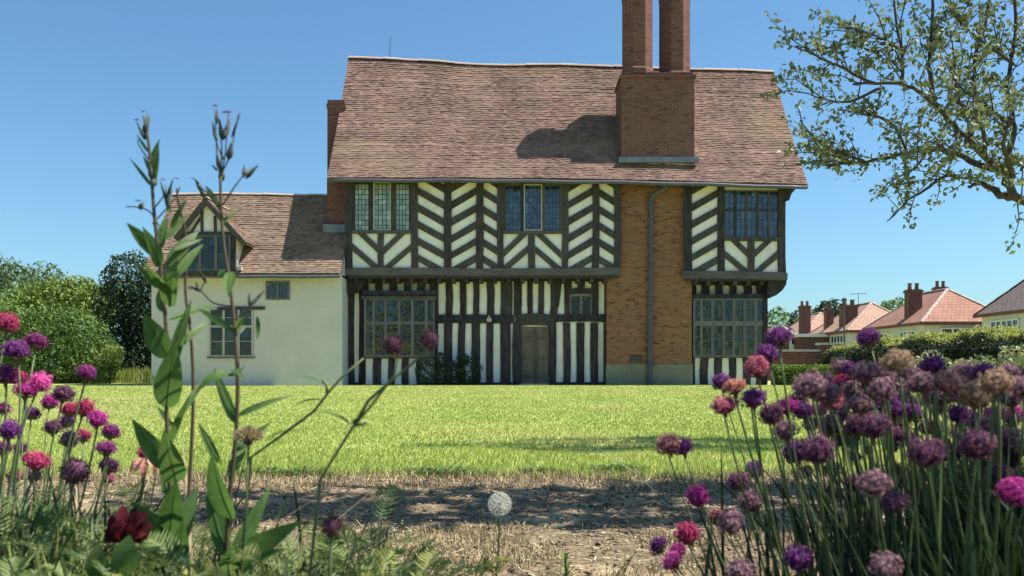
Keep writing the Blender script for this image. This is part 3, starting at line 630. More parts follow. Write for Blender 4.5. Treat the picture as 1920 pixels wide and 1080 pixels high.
bg_tree('garden_bush', 'big rounded bright green bush on the lawn beside the white wing', 'bush', PX(118,33), 33, [(-.7,0,1.75,1.3,1.1,1.25),(.55,0,1.6,1.25,1.1,1.25),(-1.5,0,1.4,1.0,1.0,1.2),(.1,-.3,.9,1.9,1.1,1.0),(1.45,-.1,.8,.75,.8,.9)], 15000, .125, M['leaf_mid'], trunk=.07)
bg_tree('shrub', 'small yellow-green shrub leaning out from the big bush', 'shrub', PX(205,32.2), 32.2, [(0,0,.85,.42,.4,.55),(.25,0,1.15,.35,.3,.28),(-.15,-.1,.4,.5,.4,.4)], 1500, .10, M['leaf_yellow'], trunk=.03)
bg_tree('broadleaf_tree', 'green tree half hidden behind the pink flowers at the picture edge', 'tree', PX(-60,40), 40, [(0,0,2.6,2.6,1.6,2.0),(1.5,-.3,1.3,1.6,1.2,1.3),(3.5,1.5,1.0,2.5,1.0,1.1),(6.5,2.0,.9,2.5,1.0,1.0)], 9000, .18, M['leaf_mid'])
n = 5200; x = PX(150, 34)+rng.random(n)*6.2-3.2; y = 33.4+rng.random(n)*4; o = blades('rough_grass', x, y, np.zeros(n), .25+.45*rng.random(n), np.full(n, .035), rng.random(n), M['verge'], lean=.5); tagit(o, 'tall rough sunlit grass between the bush and the white wing', 'long grass', None, 'stuff')
# shrub against the house front
bg_tree('shrub', 'low dark shrub growing against the house beside the door', 'shrub', PX(838,29.3), 29.3, [(-.6,0,.45,.5,.3,.45),(.1,0,.42,.55,.3,.42),(.7,0,.45,.5,.3,.48),(-.2,0,.85,.22,.2,.25),(.55,0,.85,.25,.2,.2)], 4200, .075, M['leaf_dark'], trunk=.025)
# trees at the near end of the garden, behind the viewer: the windows mirror them
for X, Y, s_, lab in ((-9, -14, 1.0, 'bushy tree at the near end of the garden, mirrored in a bay window'), (-2.5, -18, 1.25, 'tall tree at the near end of the garden, tallest of its row'), (6, -15, .95, 'round tree at the near end of the garden, mirrored in the far bay window'), (15, -17, 1.1, 'wide tree at the near end of the garden, at the street side')):
    bg_tree('broadleaf_tree', lab, 'tree', X, Y, [(0,0,3.6*s_,2.6*s_,2.2,2.2*s_),(1.4*s_,0,5.2*s_,1.8*s_,1.8,1.6*s_),(-1.6*s_,.3,4.6*s_,1.9*s_,1.8,1.7*s_),(.1,0,1.6*s_,2.6*s_,1.6,1.5*s_),(-.3,0,6.6*s_,1.3*s_,1.3,1.2*s_)], 4500, .30, M['leaf_mid'], trunk=.18)
# hedge along the street side
hr = thing('clipped_hedge', (14, 30, 0), 'long tall hedge with dark sides and yellow-green new growth along its top', 'hedge')
n = 26000; y = 21+18.5*rng.random(n); top = 1.45+.12*np.sin(y*1.7)+.06*np.sin(y*5.1); top = np.where(y > 36.3, top-.25, top)
fr = rng.random(n) < .72; x = np.where(fr, 13.95+.16*rng.normal(size=n), 14+1.3*rng.random(n)); z = np.where(fr, top*rng.random(n), top+.05*rng.normal(size=n))
p = np.stack([x, y, z], 1); v, f, tt = leaf_cloud(p, .11*(.6+.8*rng.random(n)), np.clip(.4+.3*rng.normal(size=n), 0, 1)); np_mesh('foliage', v, f, 3, tt, M['leaf_hedge'], hr)
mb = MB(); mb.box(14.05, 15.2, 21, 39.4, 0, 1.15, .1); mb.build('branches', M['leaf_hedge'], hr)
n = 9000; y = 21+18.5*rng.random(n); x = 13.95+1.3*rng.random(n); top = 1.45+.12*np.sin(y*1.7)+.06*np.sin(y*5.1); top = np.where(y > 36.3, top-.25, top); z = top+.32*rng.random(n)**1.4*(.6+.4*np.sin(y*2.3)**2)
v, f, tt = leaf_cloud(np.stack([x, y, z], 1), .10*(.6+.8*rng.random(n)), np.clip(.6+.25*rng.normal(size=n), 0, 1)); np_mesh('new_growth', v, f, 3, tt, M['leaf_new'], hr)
hr = thing('box_hedge', (9.7, 29.6, 0), 'low bright green clipped hedge in front of the red brick garden wall', 'hedge')
n = 9000; x = 8.70+2.65*rng.random(n); y = 29.35+.62*rng.random(n); z = .60*rng.random(n)**.5; sel = rng.random(n) < .5; y = np.where(sel, 29.35+.05*rng.normal(size=n), y); z = np.where(~sel, .60+.03*rng.normal(size=n), z)
v, f, tt = leaf_cloud(np.stack([x, y, z], 1), .075*(.6+.8*rng.random(n)), np.clip(.55+.28*rng.normal(size=n), 0, 1)); np_mesh('foliage', v, f, 3, tt, M['leaf_bright'], hr)
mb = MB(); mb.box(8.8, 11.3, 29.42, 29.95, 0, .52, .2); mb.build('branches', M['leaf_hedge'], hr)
for X, Y, rz, rx_, lab in ((6.65,14.2,.42,.62,'pale variegated shrub behind the flowers, under the tan-topped globe flowers'), (7.7,14.6,.40,.5,'small pale variegated shrub behind the flowers, between two others like it'), (8.35,14.3,.52,.6,'cream variegated shrub behind the flowers at the picture edge')):
    bg_tree('variegated_shrub', lab, 'shrub', X, Y, [(0,0,rz*.9,rx_,.5,rz),(.2,0,rz*1.2,rx_*.5,.4,rz*.5)], 1900, .075, M['leaf_pale'], trunk=.02, group='variegated shrubs before the tall hedge')
# garden wall
wl = thing('garden_wall', (13.4, 40, 0), 'low red brick garden wall with stone coping and a pier', 'wall')
mb = MB(); mb.box(11.4, 14.3, 40, 40.23, -.1, 1.32); mb.build('brickwork', M['brick_red'], wl, uv=True)
mb = MB(); mb.box(11.3, 14.25, 39.95, 40.28, 1.32, 1.42, .6); mb.build('coping', M['frame_pale'], wl)
mb = MB(); mb.box(14.0, 14.55, 39.9, 40.4, -.1, 1.62); mb.build('pier', M['brick_red'], wl, uv=True); mb = MB(); mb.box(13.93, 14.62, 39.83, 40.47, 1.62, 1.72, .6); mb.build('pier_cap', M['frame_pale'], wl)

# ---- street houses
M['roof_peach'] = mk_brick('peach_tile_roof', (.47,.295,.215), (.40,.245,.175), (.27,.16,.115), bw=.3, bh=.26, ms=.02, bump=.8, mottle=(.46,.28,.2))
M['roof_red'] = mk_brick('red_tile_roof', (.38,.20,.14), (.31,.16,.115), (.2,.11,.085), bw=.3, bh=.26, ms=.02, bump=.8, mottle=(.38,.22,.16))
M['roof_grey'] = mk_brick('grey_tile_roof', (.20,.15,.14), (.26,.19,.17), (.12,.09,.09), bw=.3, bh=.26, ms=.02, bump=.8)
M['pebble'] = mk('pale_rendered_wall', (.56,.535,.525), (.68,.65,.64), scale=4, tint=0, rough=.95, bump=.3)
M['white_trim'] = mk('white_trim', (.68,.68,.66), (.78,.78,.77), scale=4, tint=.2, rough=.5)
M['pot'] = mk('chimney_pot', (.10,.05,.04), (.22,.11,.08), scale=4, tint=.3)
def street_house(label, x0, x1, y0, y1, eave, ridge_z, roofmat, wallmat, chims, wins, aerial=False):
    r = thing('bungalow', ((x0+x1)/2, (y0+y1)/2, 0), label, 'house', 'hip-roofed houses along the street')
    mb = MB(); mb.box(x0+.35, x1-.35, y0+.35, y1-.35, -.1, eave+.02); mb.build('wall', wallmat, r, uv=True)
    cx = (x0+x1)/2; hp = (x1-x0)/2*.95; A = [(x0,y0,eave),(x1,y0,eave),(x1,y1,eave),(x0,y1,eave),(cx,y0+hp,ridge_z),(cx,y1-hp,ridge_z)]
    mb = MB(); mb.add(A, [(0,1,4),(1,2,5,4),(2,3,5),(3,0,4,5),(3,2,1,0)]); rf = mb.build('roof', roofmat, r, uv=True)
    mb = MB()
    for a, b in ((0,4),(1,4),(2,5),(3,5),(4,5)): ridge(mb, [Vector(A[a]), Vector(A[b])], .13, .5)
    mb.build('ridge_tiles', M['ridge'] if roofmat is not M['roof_grey'] else M['pot'], rf)
    mb = MB(); e = .06
    mb.box(x0-e, x1+e, y0-e, y0-.005, eave-.20, eave+.03, .4); mb.box(x0-e, x0-.005, y0, y1, eave-.19, eave+.02, .4); mb.build('gutter', M['pot'], r)
    for X, Y, zt, wd in chims:
        mb = MB(); mb.box(X-wd/2, X+wd/2, Y-wd*.4, Y+wd*.4, eave-.3, zt); mb.box(X-wd*.58, X+wd*.58, Y-wd*.48, Y+wd*.48, zt-.22, zt-.08); c = mb.build('chimney', M['brick_red'], rf, uv=True)
        mb = MB()
        for s in (-1, 1): mb.lathe(X+s*wd*.27, Y, [(wd*.17, zt), (wd*.14, zt+.38), (wd*.17, zt+.40), (wd*.17, zt+.46)], 8)
        mb.build('pot', M['pot'], rf)
    for side, a, b, za, zb, nl in wins:
        fr = MB(); gl = MB(); W = b-a
        for i in range(nl+1):
            q = a+W*i/nl
            if side == 'front': fr.box(q-.06, q+.06, y0+.35-.08, y0+.35, za, zb, .5)
            else: fr.box(x0+.35-.08, x0+.35, q-.06, q+.06, za, zb, .5)
        for z in (za, za+(zb-za)*.68, zb):
            if side == 'front': fr.box(a-.06, b+.06, y0+.35-.09, y0+.35, z-.05, z+.05, .5)
            else: fr.box(x0+.35-.09, x0+.35, a-.06, b+.06, z-.05, z+.05, .5)
        w_ = fr.build('window', M['white_trim'], r)
        if side == 'front': gl.box(a, b, y0+.35-.03, y0+.35, za, zb)
        else: gl.box(x0+.35-.03, x0+.35, a, b, za, zb)
        gl.build('glass', M['glass_sky_tint'], w_)
    if aerial:
        mb = MB(); X, Y = cx-.4, (y0+y1)/2; mb.tube([(X,Y,ridge_z-.2),(X,Y,ridge_z+.95)], .025, 5); mb.tube([(X-.7,Y,ridge_z+.85),(X+.7,Y,ridge_z+.95)], .02, 4)
        for k in range(6): mb.tube([(X-.6+.24*k,Y-.25,ridge_z+.9),(X-.6+.24*k,Y+.25,ridge_z+.9)], .012, 4)
        mb.build('aerial', M['iron'], rf)
    return r
street_house('red-roofed house with a square chimney rising above the middle of the tall hedge', 27.9, 34.6, 60, 70, 3.72, 6.28, M['roof_red'], M['pebble'], [(29.0,63.6,6.25,.95),(32.6,67,6.75,.85)], [('left',61.5,64,1.9,3.2,4),('left',66,68,1.9,3.2,3),('front',29.4,32.6,1.6,3.3,4)])
street_house('peach-roofed house with white bay windows behind the street lamp', 27.8, 34.4, 73, 83, 3.72, 6.28, M['roof_peach'], M['pebble'], [(28.9,75.6,6.0,1.25),(28.6,79.5,5.9,.7)], [('left',74,77.5,1.4,3.4,5),('left',79,81,1.6,3.3,3),('front',29,32,1.6,3.3,4)], aerial=True)
street_house('peach-roofed house with a tall red chimney at the far end of the row', 28.3, 35.0, 87, 97, 3.7, 6.3, M['roof_peach'], M['brick_orange'], [(28.9,86.9,6.75,.95)], [('left',89,92,1.5,3.2,3)])
street_house('grey-brown roofed pale house at the picture edge, nearest of the row', 29.9, 38, 46, 57, 4.0, 8.0, M['roof_grey'], M['pebble'], [(33.5,49,8.6,.9)], [('left',47.5,50.5,1.9,3.5,5),('left',52.5,55.5,1.9,3.5,5)])
# brick extension and porch beside the far house
r = thing('brick_outbuilding', (25.5, 78, 0), 'flat-roofed red brick outbuilding with a white window under a small white-edged gable', 'outbuilding')
mb = MB(); mb.box(PX(1500,78), PX(1552,78), 78, 84, -.1, 3.35); mb.box(PX(1436,80), PX(1502,80), 80, 86, -.1, 3.2); mb.build('wall', M['brick_red'], r, uv=True)
mb = MB(); mb.box(PX(1497,78)-.1, PX(1553,78), 77.85, 84, 3.35, 3.62, .6); mb.build('fascia', M['white_trim'], r)
gxa, gxb, gxm = PX(1432,80), PX(1512,80), PX(1466,80)
mb = MB(); mb.add([(gxa,79.8,3.2),(gxb,79.8,3.0),(gxm,79.8,PZ(612,80)),(gxa,86,3.2),(gxb,86,3.0),(gxm,86,PZ(612,80))], [(0,2,5,3),(1,4,5,2),(3,5,4)]); mb.build('roof', M['roof_red'], r, uv=True)
mb = MB(); mb.prism([(gxa,3.2),(gxb,3.0),(gxm,PZ(612,80)-.1)], 79.85, 80.2); mb.build('gable', M['brick_orange'], r, uv=True)
mb = MB(); mb.tube([(gxa,79.75,3.15),(gxm,79.75,PZ(612,80)),(gxb,79.75,2.95)], .11, 4, .6); mb.build('bargeboard', M['white_trim'], r)
mb = MB(); xa, xb = PX(1482,79.8), PX(1499,79.8); za, zb = PZ(660,79.8), PZ(631,79.8)
for q in (xa, (xa+xb)/2, xb): mb.box(q-.07, q+.07, 79.6, 79.98, za, zb, .5)
mb.box(xa, xb, 79.66, 79.98, za, za+.7, .5); mb.box(xa-.07, xb+.07, 79.62, 79.98, zb-.12, zb, .5); w_ = mb.build('window', M['white_trim'], r)
mb = MB(); mb.box(xa, xb, 79.8, 79.99, za+.7, zb-.1); mb.build('glass', M['glass_sky_tint'], w_)
# lamp post
lx_ = PX(1583, 62); r = thing('street_lamp', (lx_, 62, 0), 'thin grey street lamp with a short arm standing before the peach-roofed houses', 'street lamp')
mb = MB(); mb.tube([(lx_,62,-.1),(lx_,62,1.2),(lx_,62,1.25),(lx_,62,PZ(566,62))], [.10,.10,.06,.045], 8); mb.tube([(lx_,62,PZ(567,62)),(lx_-.25,62,PZ(563,62)),(lx_-.5,62,PZ(562,62))], .035, 6); mb.build('post', M['iron'], r)
mb = MB(); mb.lathe(lx_, 62, [(.06,PZ(567,62)),(.16,PZ(566,62)),(.18,PZ(560,62)),(.05,PZ(558,62))], 8); mb.box(lx_-.75, lx_-.4, 61.9, 62.1, PZ(563.5,62), PZ(561,62)); mb.build('lamp_head', M['iron'], r)
# trees behind the street houses
bg_tree('distant_tree', 'green tree peeping past the house corner above the outbuilding gable', 'tree', PX(1450,120), 120, [(0,0,6.0,3.4,3,2.8),(2.6,0,4.6,2.2,2,2.2),(-2,0,4.5,2.5,2,2.5)], 2600, .5, M['leaf_mid'], trunk=.3)
bg_tree('conifer', 'small dark pointed tree between the gable and the tall red chimney', 'tree', PX(1492,110), 110, [(0,0,6.6,.8,.8,1.3),(0,0,5.0,1.7,1.2,1.5),(1.2,0,4.2,2.4,1.5,1.6),(-1.2,0,3.8,2,1.5,1.6)], 2200, .4, M['leaf_dark'], trunk=.25)
bg_tree('distant_tree', 'dark green treetop showing over the roof behind the lamp post', 'tree', PX(1556,115), 115, [(0,0,8.3,1.9,1.6,1.3),(-1.8,0,7.2,1.7,1.5,1.2),(1.4,0,7.0,2.2,1.5,1.4)], 2200, .4, M['leaf_dark'], trunk=.3)
bg_tree('distant_tree', 'green treetop showing between the peach roof and the red roof', 'tree', PX(1676,110), 110, [(0,0,7.6,2.3,2,1.7),(2,0,7,2,2,1.6),(-1.8,0,6.9,2,2,1.5)], 2400, .4, M['leaf_mid'], trunk=.3)
# ================================================================ flowers
def petal_mat(name, a, b): return mk(name, a, b, rough=.75, transl=.3, tint=.95, scale=3, spec=.15)
PM = dict(pm=petal_mat('plum_pink_petal', (.15,.02,.12), (.46,.10,.34)), pu=petal_mat('purple_petal', (.095,.02,.125), (.34,.10,.36)), du=petal_mat('faded_mauve_petal', (.14,.065,.105), (.52,.32,.37)), pk=petal_mat('dusty_pink_petal', (.30,.05,.12), (.72,.28,.36)),
  mg=petal_mat('magenta_petal', (.30,.02,.19), (.68,.10,.45)), cr=petal_mat('crimson_pink_petal', (.28,.02,.09), (.68,.12,.26)), tn=petal_mat('tan_petal', (.28,.17,.12), (.60,.44,.33)),
  sl=petal_mat('salmon_petal', (.40,.15,.12), (.75,.40,.33)), dk=petal_mat('dark_plum_petal', (.075,.026,.07), (.33,.14,.24)), bp=petal_mat('bright_pink_petal', (.62,.05,.32), (.92,.28,.62)), mx=petal_mat('pink_and_tan_petal', (.26,.05,.13), (.70,.48,.36)))
M['calyx'] = mk('papery_calyx', (.12,.09,.05), (.36,.27,.17), rough=.9, tint=.8, transl=.2)
M['stem'] = mk('flower_stem', (.05,.08,.03), (.19,.24,.10), rough=.6, tint=.4, scale=6, transl=.1)
M['stem_red'] = mk('reddish_stem', (.06,.045,.028), (.15,.12,.06), rough=.6, tint=.3, scale=5)
M['bladeleaf'] = mk('dark_strap_leaf', (.010,.024,.014), (.06,.10,.04), rough=.5, tint=.8, scale=2, transl=.2)
def make_head(var, flat):
    """a globe of about two hundred small cupped florets round a dim core; unit radius, centred on its own middle"""
    r_ = random.Random(var*17+3); mb = MB(); N = 150; ga = math.pi*(3-math.sqrt(5))
    for i in range(N):
        z = 1-1.72*(i+.5)/N; rr = math.sqrt(max(0, 1-z*z)); a = i*ga+r_.uniform(-.2, .2)
        d = Vector((rr*math.cos(a), rr*math.sin(a), z)).normalized(); d = (d+Vector((r_.uniform(-.13, .13), r_.uniform(-.13, .13), r_.uniform(-.1, .1)))).normalized()
        s = d.cross(Vector((.2, .3, .93))).normalized(); t = s.cross(d); L = r_.uniform(.74, 1.16)*(1+.10*math.sin(5*d.x+var)*math.sin(4*d.y+2*var))
        c = Vector((d.x*L, d.y*L, d.z*L*flat)); k = r_.uniform(.10, .20); tint = min(1, max(0, r_.gauss(.5, .26)+.25*d.z))
        ph = r_.uniform(0, 6); np_ = 5
        for q in range(np_):
            an = ph+q*2*math.pi/np_; e = s*math.cos(an)+t*math.sin(an); g = s*math.cos(an+1.1)+t*math.sin(an+1.1)
            base = c-d*.10; tip = c+e*k*1.25+d*r_.uniform(-.01, .07); m1 = c+(e*.75+g*.45)*k*.8; m2 = c+(e*.75-g*.45)*k*.8
            mb.add([base, m2, tip, m1], [(0, 1, 2, 3)], min(1, max(0, tint+r_.uniform(-.12, .12))))
    core = []; fs = []
    for i in range(7):
        th = math.pi*i/6
        for k in range(10): a = 2*math.pi*k/10; core.append((.80*math.sin(th)*math.cos(a), .80*math.sin(th)*math.sin(a), .80*flat*math.cos(th)))
    for i in range(6):
        for k in range(10): fs.append((i*10+k, (i+1)*10+k, (i+1)*10+(k+1) % 10, i*10+(k+1) % 10))
    mb.add(core, fs, .05)
    return mb
HEADS = {}
def head_mesh(cls, var):
    k = (cls, var)
    if k not in HEADS:
        o = make_head(var, (.80, .68, .92)[var]).build('head', PM[cls]); HEADS[k] = o.data; bpy.data.objects.remove(o)
    return HEADS[k]
def make_calyx():
    mb = MB()
    for i in range(14):
        a = i*2*math.pi/14; mb.leaf((.16*math.cos(a), .16*math.sin(a), -.72), (.72*math.cos(a), .72*math.sin(a), -.52), .3, .1, (0, 0, -1), random.random(), seg=3)
    mb.lathe(0, 0, [(.08, -1.25), (.11, -1.0), (.28, -.75), (.45, -.55)], 7, .3); return mb
o = make_calyx().build('calyx', M['calyx']); CALYX = o.data; bpy.data.objects.remove(o)
def flower(px, py, r, cls, label, cc, lean, group, name='globe_flower', d=None, squash=1.):
    d = d or min(1.45, max(.66, 23.5/r*(.93+.14*random.random()))); R = r*d/F*.98
    h = P(px, py, d); bx = cc[0]+(h.x-cc[0])*lean+jit(.02); by = cc[1]+(d-cc[1])*.6+jit(.04); z0 = soil_h(bx, by)-.01
    root = thing(name, (bx, by, z0), label, 'flower', group); b = Vector((bx, by, z0)); top = h-Vector((0, 0, R*.5))
    n = 9; pts = []; side = Vector((h.x-bx, d-by, 0)); wob = Vector((jit(.008), jit(.008), 0))
    for i in range(n+1):
        t = i/n; pts.append(b+(top-b)*t+side*(.22*(t*t-t))+wob*math.sin(t*6))
    mb = MB(); rs = .00125*(.8+.5*random.random()); mb.tube(pts, [rs*1.25-rs*.35*i/n for i in range(n+1)], 6, random.random()); mb.build('stem', M['stem'], root, smooth=True)
    dirv = (pts[-1]-pts[-2]).normalized()
    hd = bpy.data.objects.new('head', head_mesh(cls, random.randrange(3))); COL.objects.link(hd); hd.parent = root; hd.location = h-b; hd.scale = (R*random.uniform(.9, 1.1), R*random.uniform(.9, 1.1), R*squash*random.uniform(.85, 1.12))
    q = dirv.to_track_quat('Z', 'Y'); hd.rotation_mode = 'QUATERNION'; hd.rotation_quaternion = q @ Matrix.Rotation(random.uniform(0, 6), 3, 'Z').to_quaternion()
    c = bpy.data.objects.new('calyx', CALYX); COL.objects.link(c); c.parent = hd
    return root
GR = 'globe flowers of the crowded clump'
B1 = 'faded dusky mauve globe flower packed among others at the middle of the crowded clump'
B2 = 'dark purple globe flower half hidden inside the crowded clump'
B3 = 'dusky globe flower in the deep shade low in the crowded clump'
RC = (.56, 1.05)
RIGHT = [
 (1252,832,23,'mx','tan and pink globe flower of a lone pair over the lawn edge'), (1279,838,19,'pu','purple globe flower touching a tan and pink one over the lawn edge'),
 (1460,630,26,'pu','purple globe flower high against the far brick outbuilding'), (1438,664,25,'pu','purple globe flower just under the one before the brick outbuilding'),
 (1419,688,24,'pk','pink globe flower beneath two purple ones, in front of the bay window'), (1352,716,19,'pu','small purple globe flower tucked behind a salmon one by the house corner'),
 (1376,724,22,'sl','salmon pink globe flower at the foot of the house wall'), (1357,759,24,'pk','dusty pink globe flower at the outer edge of the clump above the lawn'),
 (1412,746,25,'pu','broad flat purple globe flower beside the dusty pink ones'), (1446,776,25,'dk','dark plum globe flower between the broad purple one and the magenta tops'),
 (1473,762,20,'mg','magenta purple globe flower touching a dark plum one'), (1472,806,24,'du','mauve globe flower drooping under the dark plum one'),
 (1490,848,23,'pu','purple globe flower over long bare stems, above a crimson one'), (1532,843,29,'dk','large dark plum globe flower among the stems before the lawn'),
 (1508,885,15,'cr','small crimson globe flower half hidden under a large dark plum one'), (1384,902,21,'dk','dark plum globe flower low over the path, beside a small purple one'),
 (1415,881,18,'pu','small purple globe flower low over the path, beside a dark plum one'), (1407,941,22,'du','dusky mauve globe flower hanging over the shaded path'),
 (1519,722,29,'du','large dusky globe flower before the low bright hedge'), (1552,738,24,'du','grey mauve globe flower touching a bright pink striped one'),
 (1582,716,20,'cr','crimson pink globe flower behind grey mauve ones near the low hedge'), (1536,768,16,'bp','small bright pink globe flower under grey mauve ones'),
 (1550,806,17,'bp','bright pink globe flower among dark stems before the lawn'), (1505,770,20,'pu','purple globe flower below the large dusky one before the hedge'),
 (1307,931,22,'mg','lone magenta globe flower over the edge of the path shadow'), (1288,1001,24,'cr','crimson globe flower low over the path, above a bright pink one'),
 (1234,1023,18,'pu','purple globe flower lowest over the path, beside a bright pink one'), (1270,1034,16,'mg','magenta globe flower directly behind the lowest bright pink one'),
 (1259,1050,20,'bp','bright pink globe flower lowest over the sunny path'), (1370,978,26,'du','dusky mauve globe flower of a pair over the shaded path'), (1342,968,18,'mx','brownish globe flower of a pair over the shaded path'),
 (1446,1014,14,'mg','small magenta globe flower in the dark stems above the big mauve one'), (1495,1046,27,'pu','soft purple globe flower at the very bottom of the clump'),
 (1388,1072,27,'du','dusky globe flower cut by the bottom picture edge over the path'),
 (1693,898,14,'bp','vivid pink globe flower of a touching pair in the dark stems'), (1714,897,17,'bp','vivid pink globe flower with a green base, of a touching pair in the dark stems'),
 (1604,941,14,'mg','small magenta globe flower beside a dusky one in the dark stems'), (1640,905,30,'du',B3), (1676,940,25,'dk',B3), (1762,957,12,'cr','tiny pink globe flower alone in the dark lower stems'),
 (1660,1062,31,'du','large dusky globe flower at the bottom picture edge under the dark stems'), (1735,848,35,'dk','largest plum globe flower, just under the cream ones'),
 (1818,890,19,'tn','greyish tan globe flower above the small lit gaps of the stems'), (1904,920,30,'mg','big bright purple magenta globe flower at the picture edge'), (1876,886,23,'dk',B3), (1830,835,31,'dk',B2), (1916,838,23,'tn','tan globe flower cut by the picture edge'),
 (1627,843,10,'dk','tiny dark round bud among the stems before the lawn'), (1600,822,12,'dk','small dark bud beside the stems, above another'), (1606,858,10,'dk','small dark bud lowest of three among the stems'),
 (1628,632,21,'pu','lone purple globe flower standing clear against the street houses'), (1750,684,23,'pu','bright purple globe flower standing out before the variegated shrubs'),
 (1682,676,29,'tn','large pinkish tan globe flower in front of the tall hedge'), (1657,706,25,'du',B1), (1580,688,19,'du','small grey mauve globe flower at the end of the low bright hedge'), (1621,696,25,'du','dusky globe flower below the lone purple one by the hedge'),
 (1656,730,28,'du',B1), (1691,744,18,'mg','magenta globe flower with a peach tip in the middle of the clump'), (1654,748,18,'pu',B2), (1730,718,27,'du',B1), (1775,716,26,'mx','tan and pink globe flower under the bright purple one'),
 (1803,700,23,'du','slate mauve globe flower between two bright purple ones'), (1845,697,22,'pu','deep purple globe flower before the cream variegated shrub'), (1826,740,27,'tn','brownish globe flower with a pale top beside a tiny orange one'), (1868,718,29,'tn','large tan topped globe flower below the cream variegated shrub'),
 (1914,722,26,'du',B1), (1716,778,19,'tn','round tan globe flower above the cream ones'), (1762,764,15,'mx','small tan pink globe flower beside the violet one'), (1752,801,18,'sl','cream peach globe flower, wider of the pale pair'), (1792,808,15,'sl','cream peach globe flower, smaller of the pale pair'),
 (1797,776,22,'pu','violet globe flower with a magenta neighbour at the heart of the clump'), (1822,786,18,'mg','magenta globe flower leaning against the violet one'), (1866,774,20,'bp','hot pink globe flower near the picture edge, beside a magenta one'), (1902,776,19,'mg','magenta globe flower near the picture edge, beside a hot pink one'),
 (1637,797,29,'dk','large dark globe flower above the tiny round buds'), (1610,757,24,'du',B1), (1843,756,9,'sl','tiny orange flower between the brownish globes'), (1681,880,15,'tn','straw coloured seed head above the vivid pink pair'),
 (1770,742,20,'du',B1), (1500,742,19,'du',B1), (1540,735,20,'du',B1), (1598,732,22,'du',B1), (1632,716,21,'dk',B2), (1675,720,22,'du',B1), (1706,703,21,'du',B1), (1752,742,20,'pu',B2), (1800,726,23,'du',B1), (1852,735,20,'dk',B2), (1890,700,22,'du',B1), (1575,775,20,'du',B1), (1665,775,21,'dk',B2), (1737,800,18,'dk',B2), (1675,815,20,'dk',B2), (1620,770,17,'pu',B2), (1890,860,22,'dk',B3), (1800,960,18,'dk',B3), (1720,930,18,'dk',B3), (1640,990,20,'dk',B3), (1560,930,17,'dk',B3), (1895,745,22,'du',B1), (1780,850,22,'dk',B2), (1880,832,24,'dk',B2), (1855,800,22,'du',B1), (1700,820,20,'dk',B2), (1600,905,19,'dk',B3), (1560,880,17,'dk',B2), (1690,700,20,'du',B1),
 (1715,757,14,'tn','small tan globe flower beside the magenta one with the peach tip'), (1560,690+60,22,'pk','rosy globe flower partly covered by grey mauve ones'), (1798,930,18,'dk',B3), (1862,960,20,'dk',B3), (1575,985,18,'dk',B3), (1845,870,16,'dk',B3),
]
rr = random.Random(31)
for k in range(34): x = rr.uniform(1500, 1915); RIGHT.append((x, rr.uniform(676, 835)+max(0, 1560-x)*.5, rr.uniform(15, 23), rr.choice(('du', 'du', 'dk', 'pu', 'tn', 'du')), B1))
for f_ in RIGHT: flower(*f_, RC, .68, GR)
GL = 'pink and purple globe flowers beside the garden bush'
LC = (-.66, 1.05); L1 = 'dark purple globe flower among the pink ones beside the garden bush'
LEFT = [
 (14,606,21,'cr','crimson globe flower highest in the clump, before the garden bush'), (68,640,20,'pu','purple globe flower overlapping a darker one before the garden bush'), (30,656,23,'pu','broad purple globe flower just under the highest crimson one'),
 (163,698,19,'pu','purple globe flower standing apart on the path-side of the bush'), (10,702,21,'pu',L1), (36,708,14,'cr','small crimson globe flower between purple and bright pink ones'), (76,717,20,'bp','brightest pink globe flower before the foot of the bush'),
 (49,731,21,'mg','magenta globe flower touching the brightest pink one'), (120,738,20,'dk','dark round plum globe flower against the sunny lawn'), (94,753,16,'mg','small magenta globe flower tucked under the dark round one'),
 (131,768,18,'cr','crimson globe flower in a row of three over the lawn'), (159,765,18,'cr','crimson pink globe flower, middle of a row of three over the lawn'), (183,785,20,'mg','magenta globe flower at the low end of a row of three over the lawn'),
 (6,766,15,'bp','vivid pink globe flower cut by the picture edge beside the lawn'), (99,801,17,'dk','plum globe flower with a purple one at its shoulder'), (126,789,15,'pu','small purple globe flower at the shoulder of a plum one'), (130,823,18,'du','mauve globe flower drooping over slanting stems'),
 (155,816,15,'cr','small crimson globe flower above the dark spiky seed head'), (208,809,18,'pu','purple globe flower topmost of a stack of three at the clump edge'), (200,840,20,'pu','purple globe flower, middle of a stack of three at the clump edge'), (204,873,18,'dk','dark plum globe flower lowest of a stack of three at the clump edge'),
 (18,806,21,'pu','deep purple globe flower at the picture edge above the pink one'), (38,840,13,'bp','small bright pink globe flower low in the slanting stems'), (69,862,24,'cr','crimson pink globe flower low over the path, beside the spiky seed head'),
 (203,896,12,'pk','small pink globe flower fallen low beside the path'), (278,850,19,'cr','crimson pink globe flower beside the tall leafy plant'), (28,893,14,'pk','pale pink globe flower lowest at the picture edge'), (63,890,16,'du','dusky globe flower beneath the crimson pink one over the path'), (60,775,15,'pu',L1), (5,840,16,'pu',L1),
]
for f_ in LEFT: f_ = f_[:3]+(('pm',) if f_[3] == 'pu' and int(f_[0]) % 3 else (f_[3],))+f_[4:]; flower(*f_, LC, .42, GL)
